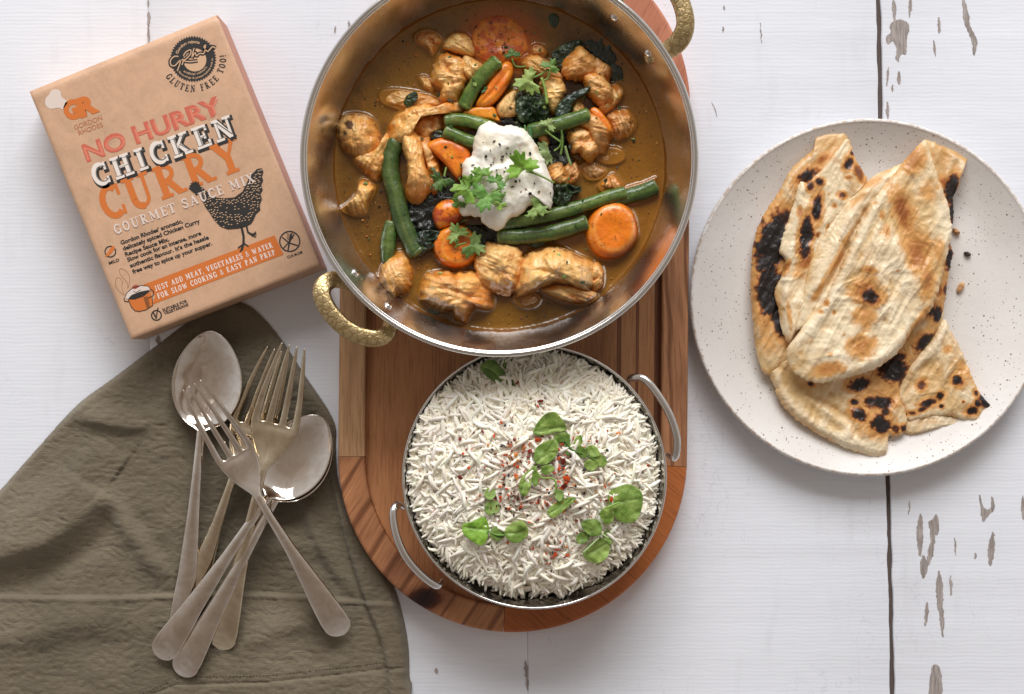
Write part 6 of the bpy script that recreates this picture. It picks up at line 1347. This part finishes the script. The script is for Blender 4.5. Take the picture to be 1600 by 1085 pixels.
bread(b1, [(345, 72), (362, 120), (382, 160), (405, 200), (370, 240), (335, 285), (300, 335), (262, 400), (230, 470), (212, 540), (200, 610), (178, 680), (160, 702), (140, 662), (130, 600), (118, 545), (138, 500), (150, 450), (133, 425), (138, 395), (150, 350), (165, 310), (180, 262), (190, 220), (200, 205), (222, 208), (262, 170), (310, 112)], 23, 6,
      [(343, 152, 15, 22, 20, .95), (356, 118, 9, 9, 0, .8), (255, 207, 12, 12, 0, .95), (228, 222, 12, 16, 0, .85), (246, 285, 17, 44, 4, 1.0), (213, 372, 20, 62, 6, 1.05), (325, 248, 14, 9, 0, .75), (300, 280, 9, 9, 0, .6), (380, 180, 20, 36, -15, .7), (284, 350, 7, 9, 0, .75), (212, 455, 30, 20, -40, .6), (195, 300, 10, 20, 0, .6), (153, 470, 10, 24, 20, .6), (250, 370, 8, 8, 0, .7), (345, 195, 14, 9, 0, .6), (190, 490, 24, 18, 0, .35), (160, 610, 8, 60, -8, .35), (250, 500, 20, 60, 20, .2)], 2,
      [([(205, 210), (190, 330), (160, 440), (150, 560), (165, 690)], 8, 2.4, .1), ([(340, 80), (270, 165), (222, 212)], 5, 1.6, 0)], 0)
b2 = thing('flatbread', 'large central flatbread folded into a fan with golden brown blotches', 'flatbread', tuple(P(1370, 400, .012)), g_)
bread(b2, [(583, 78), (640, 98), (708, 130), (700, 160), (684, 185), (690, 208), (668, 240), (672, 300), (665, 350), (660, 385), (668, 430), (655, 490), (648, 545), (636, 610), (600, 690), (540, 740), (480, 640), (500, 400), (540, 220), (560, 130)], 17, 6,
      [(660, 235, 22, 46, 8, 1.05), (664, 300, 14, 36, 0, 1.1), (640, 210, 24, 20, 30, .6), (655, 440, 18, 52, 5, 1.15), (655, 390, 10, 30, 0, .9), (615, 612, 34, 30, 30, 1.1), (645, 540, 12, 28, 0, .8), (585, 700, 44, 26, -20, 1.0), (620, 545, 20, 20, 0, .6)], 3, [([(640, 110), (690, 150), (670, 230)], 6, 1.8, 0)], 2)
bread(b2, [(524, 146), (470, 168), (422, 190), (372, 238), (330, 280), (276, 360), (232, 440), (212, 500), (200, 560), (186, 610), (180, 662), (215, 652), (262, 600), (300, 560), (342, 470), (372, 380), (412, 300), (442, 240), (490, 190)], 24, 6,
      [(300, 460, 60, 14, -58, .42), (250, 540, 50, 12, -60, .4), (375, 260, 60, 12, -40, .28), (420, 210, 40, 12, -30, .35), (330, 390, 50, 8, -60, .4)], 4, [([(520, 150), (400, 240), (320, 370), (250, 510), (195, 650)], 9, 3.2, .25), ([(440, 235), (370, 340), (320, 450), (250, 580)], 5, -2.0, 0)], 1, nr=60)
bread(b2, [(582, 78), (602, 130), (626, 200), (645, 255), (658, 305), (664, 350), (658, 400), (642, 460), (630, 515), (618, 560), (602, 598), (572, 635), (540, 670), (510, 715), (480, 750), (440, 776), (400, 792), (350, 808), (300, 820), (255, 826), (215, 816), (180, 795), (160, 760), (155, 722), (185, 682), (222, 632), (262, 590), (298, 520), (330, 450), (362, 375), (400, 300), (432, 250), (468, 205), (500, 165), (535, 122)], 29, 9,
      [(512, 300, 34, 90, -14, .62), (555, 420, 44, 90, -14, .56), (585, 510, 30, 60, 0, .5), (545, 140, 34, 50, 20, .5), (402, 545, 52, 46, 20, .62), (410, 556, 30, 30, 0, .95), (404, 478, 28, 14, 10, .58), (390, 620, 40, 40, 0, .42), (385, 715, 44, 40, -20, .5), (280, 785, 48, 22, -10, .5), (560, 640, 14, 70, 36, .5), (460, 360, 12, 22, 0, .5), (445, 310, 10, 14, 0, .5), (275, 580, 8, 10, 0, .55), (300, 608, 6, 7, 0, .55), (258, 607, 7, 7, 0, .55), (620, 420, 22, 50, 0, .35), (590, 240, 30, 40, 0, .35), (480, 250, 26, 50, 0, .35)], 5,
      [([(466, 205), (400, 320), (330, 470), (262, 600), (170, 720)], 9, 3.4, .2), ([(585, 90), (632, 240), (656, 350), (620, 540)], 8, 2.6, -.1), ([(400, 400), (480, 420), (520, 480), (600, 500)], 22, 3.0, 0), ([(350, 480), (420, 470), (450, 540), (440, 640)], 12, 2.2, 0), ([(540, 640), (460, 740), (300, 808)], 9, 2.4, 0), ([(560, 180), (520, 320), (560, 480)], 14, -3.0, 0)], 1, centre=(430, 500), nb=420, nr=130, amp=.0034)
b3 = thing('flatbread', 'crumpled pale flatbread piece lowest on the plate with black blisters', 'flatbread', tuple(P(1310, 620, .010)), g_)
bread(b3, [(158, 738), (125, 750), (98, 766), (100, 800), (118, 840), (132, 875), (160, 915), (200, 950), (255, 985), (320, 1018), (380, 1040), (430, 1052), (462, 1040), (470, 992), (482, 988), (500, 990), (522, 970), (526, 920), (510, 880), (505, 840), (530, 790), (560, 745), (600, 690), (640, 620), (600, 560), (450, 640), (300, 700)], 13, 10,
      [(490, 785, 52, 50, 10, 1.1), (585, 712, 40, 28, -30, 1.1), (375, 830, 38, 20, -10, 1.05), (440, 885, 48, 20, 0, 1.0), (440, 952, 32, 34, 20, 1.05), (375, 922, 26, 20, 30, .95), (360, 884, 13, 9, 0, .95), (500, 745, 34, 16, 10, .9), (225, 828, 12, 9, 0, .95), (455, 915, 16, 16, 0, .9), (515, 965, 12, 12, 0, .95), (440, 860, 90, 70, 0, .36), (400, 960, 60, 40, 0, .3), (488, 968, 14, 14, 0, .8)], 6,
      [([(160, 745), (112, 780), (150, 880), (240, 960), (400, 1035)], 10, 3.0, .2), ([(200, 840), (260, 900), (340, 960)], 10, 2.0, 0), ([(170, 800), (240, 870), (330, 930), (380, 1000)], 6, -1.8, 0), ([(540, 640), (480, 740), (400, 800)], 12, -2, 0)], 1, centre=(380, 850), nb=420, nr=110, amp=.0034)
b4 = thing('flatbread', 'triangular flatbread piece with charred corner at the lower right', 'flatbread', tuple(P(1470, 600, .009)), g_)
bread(b4, [(525, 930), (600, 915), (700, 935), (748, 942), (690, 955), (640, 958), (580, 975), (530, 985), (505, 960)], 9.5, 4, [(600, 945, 40, 8, 0, .2)], 8, (), 0, nb=160, nr=40)
bread(b4, [(640, 628), (660, 665), (682, 702), (712, 770), (740, 838), (765, 875), (790, 900), (772, 908), (758, 920), (745, 944), (700, 938), (660, 928), (620, 926), (575, 935), (532, 940), (520, 900), (500, 862), (512, 810), (530, 770), (570, 720), (600, 690)], 13, 6,
      [(680, 815, 20, 22, -40, 1.05), (765, 878, 20, 26, -30, 1.05), (722, 910, 20, 14, 0, 1.05), (740, 888, 12, 12, 0, 1), (627, 865, 16, 13, -30, 1.0), (590, 886, 26, 14, -15, 1.05), (568, 908, 18, 8, -20, .9), (570, 832, 13, 18, 20, .75), (540, 918, 16, 8, 0, .8), (648, 722, 18, 14, -30, .5), (694, 790, 50, 24, 50, .4), (630, 898, 8, 6, 0, .95), (695, 884, 5, 5, 0, .8), (735, 855, 10, 12, 0, .9)], 7, [([(640, 640), (600, 720), (530, 800)], 8, 2.0, 0), ([(642, 632), (700, 745), (780, 895)], 5, 1.4, 0)], 0, nb=300, nr=70)
def crumb(label, x, y, s, tone, ang=0):
    V, Fc, px, py, t = puff(ell(x, y, s, s*.55, ang, seed=x), .0085, .003, .001, 30, 8, amp=.0015, fs=300, jag=1)
    tag(obj('flatbread_crumb', V, Fc, m_bread, col=np.broadcast_to(tone, (len(V), 3))), label, 'crumb', 'flatbread crumbs on the plate')
crumb('light crumb right beside the charred bread edge', 1494, 362, 7, srgb(190, 140, 96), 40)
crumb('dark charred crumb on the bare plate', 1511, 397, 6, srgb(50, 34, 28), 20)
crumb('elongated tan crumb on the bare plate', 1501, 449, 9, srgb(206, 160, 112), -60)
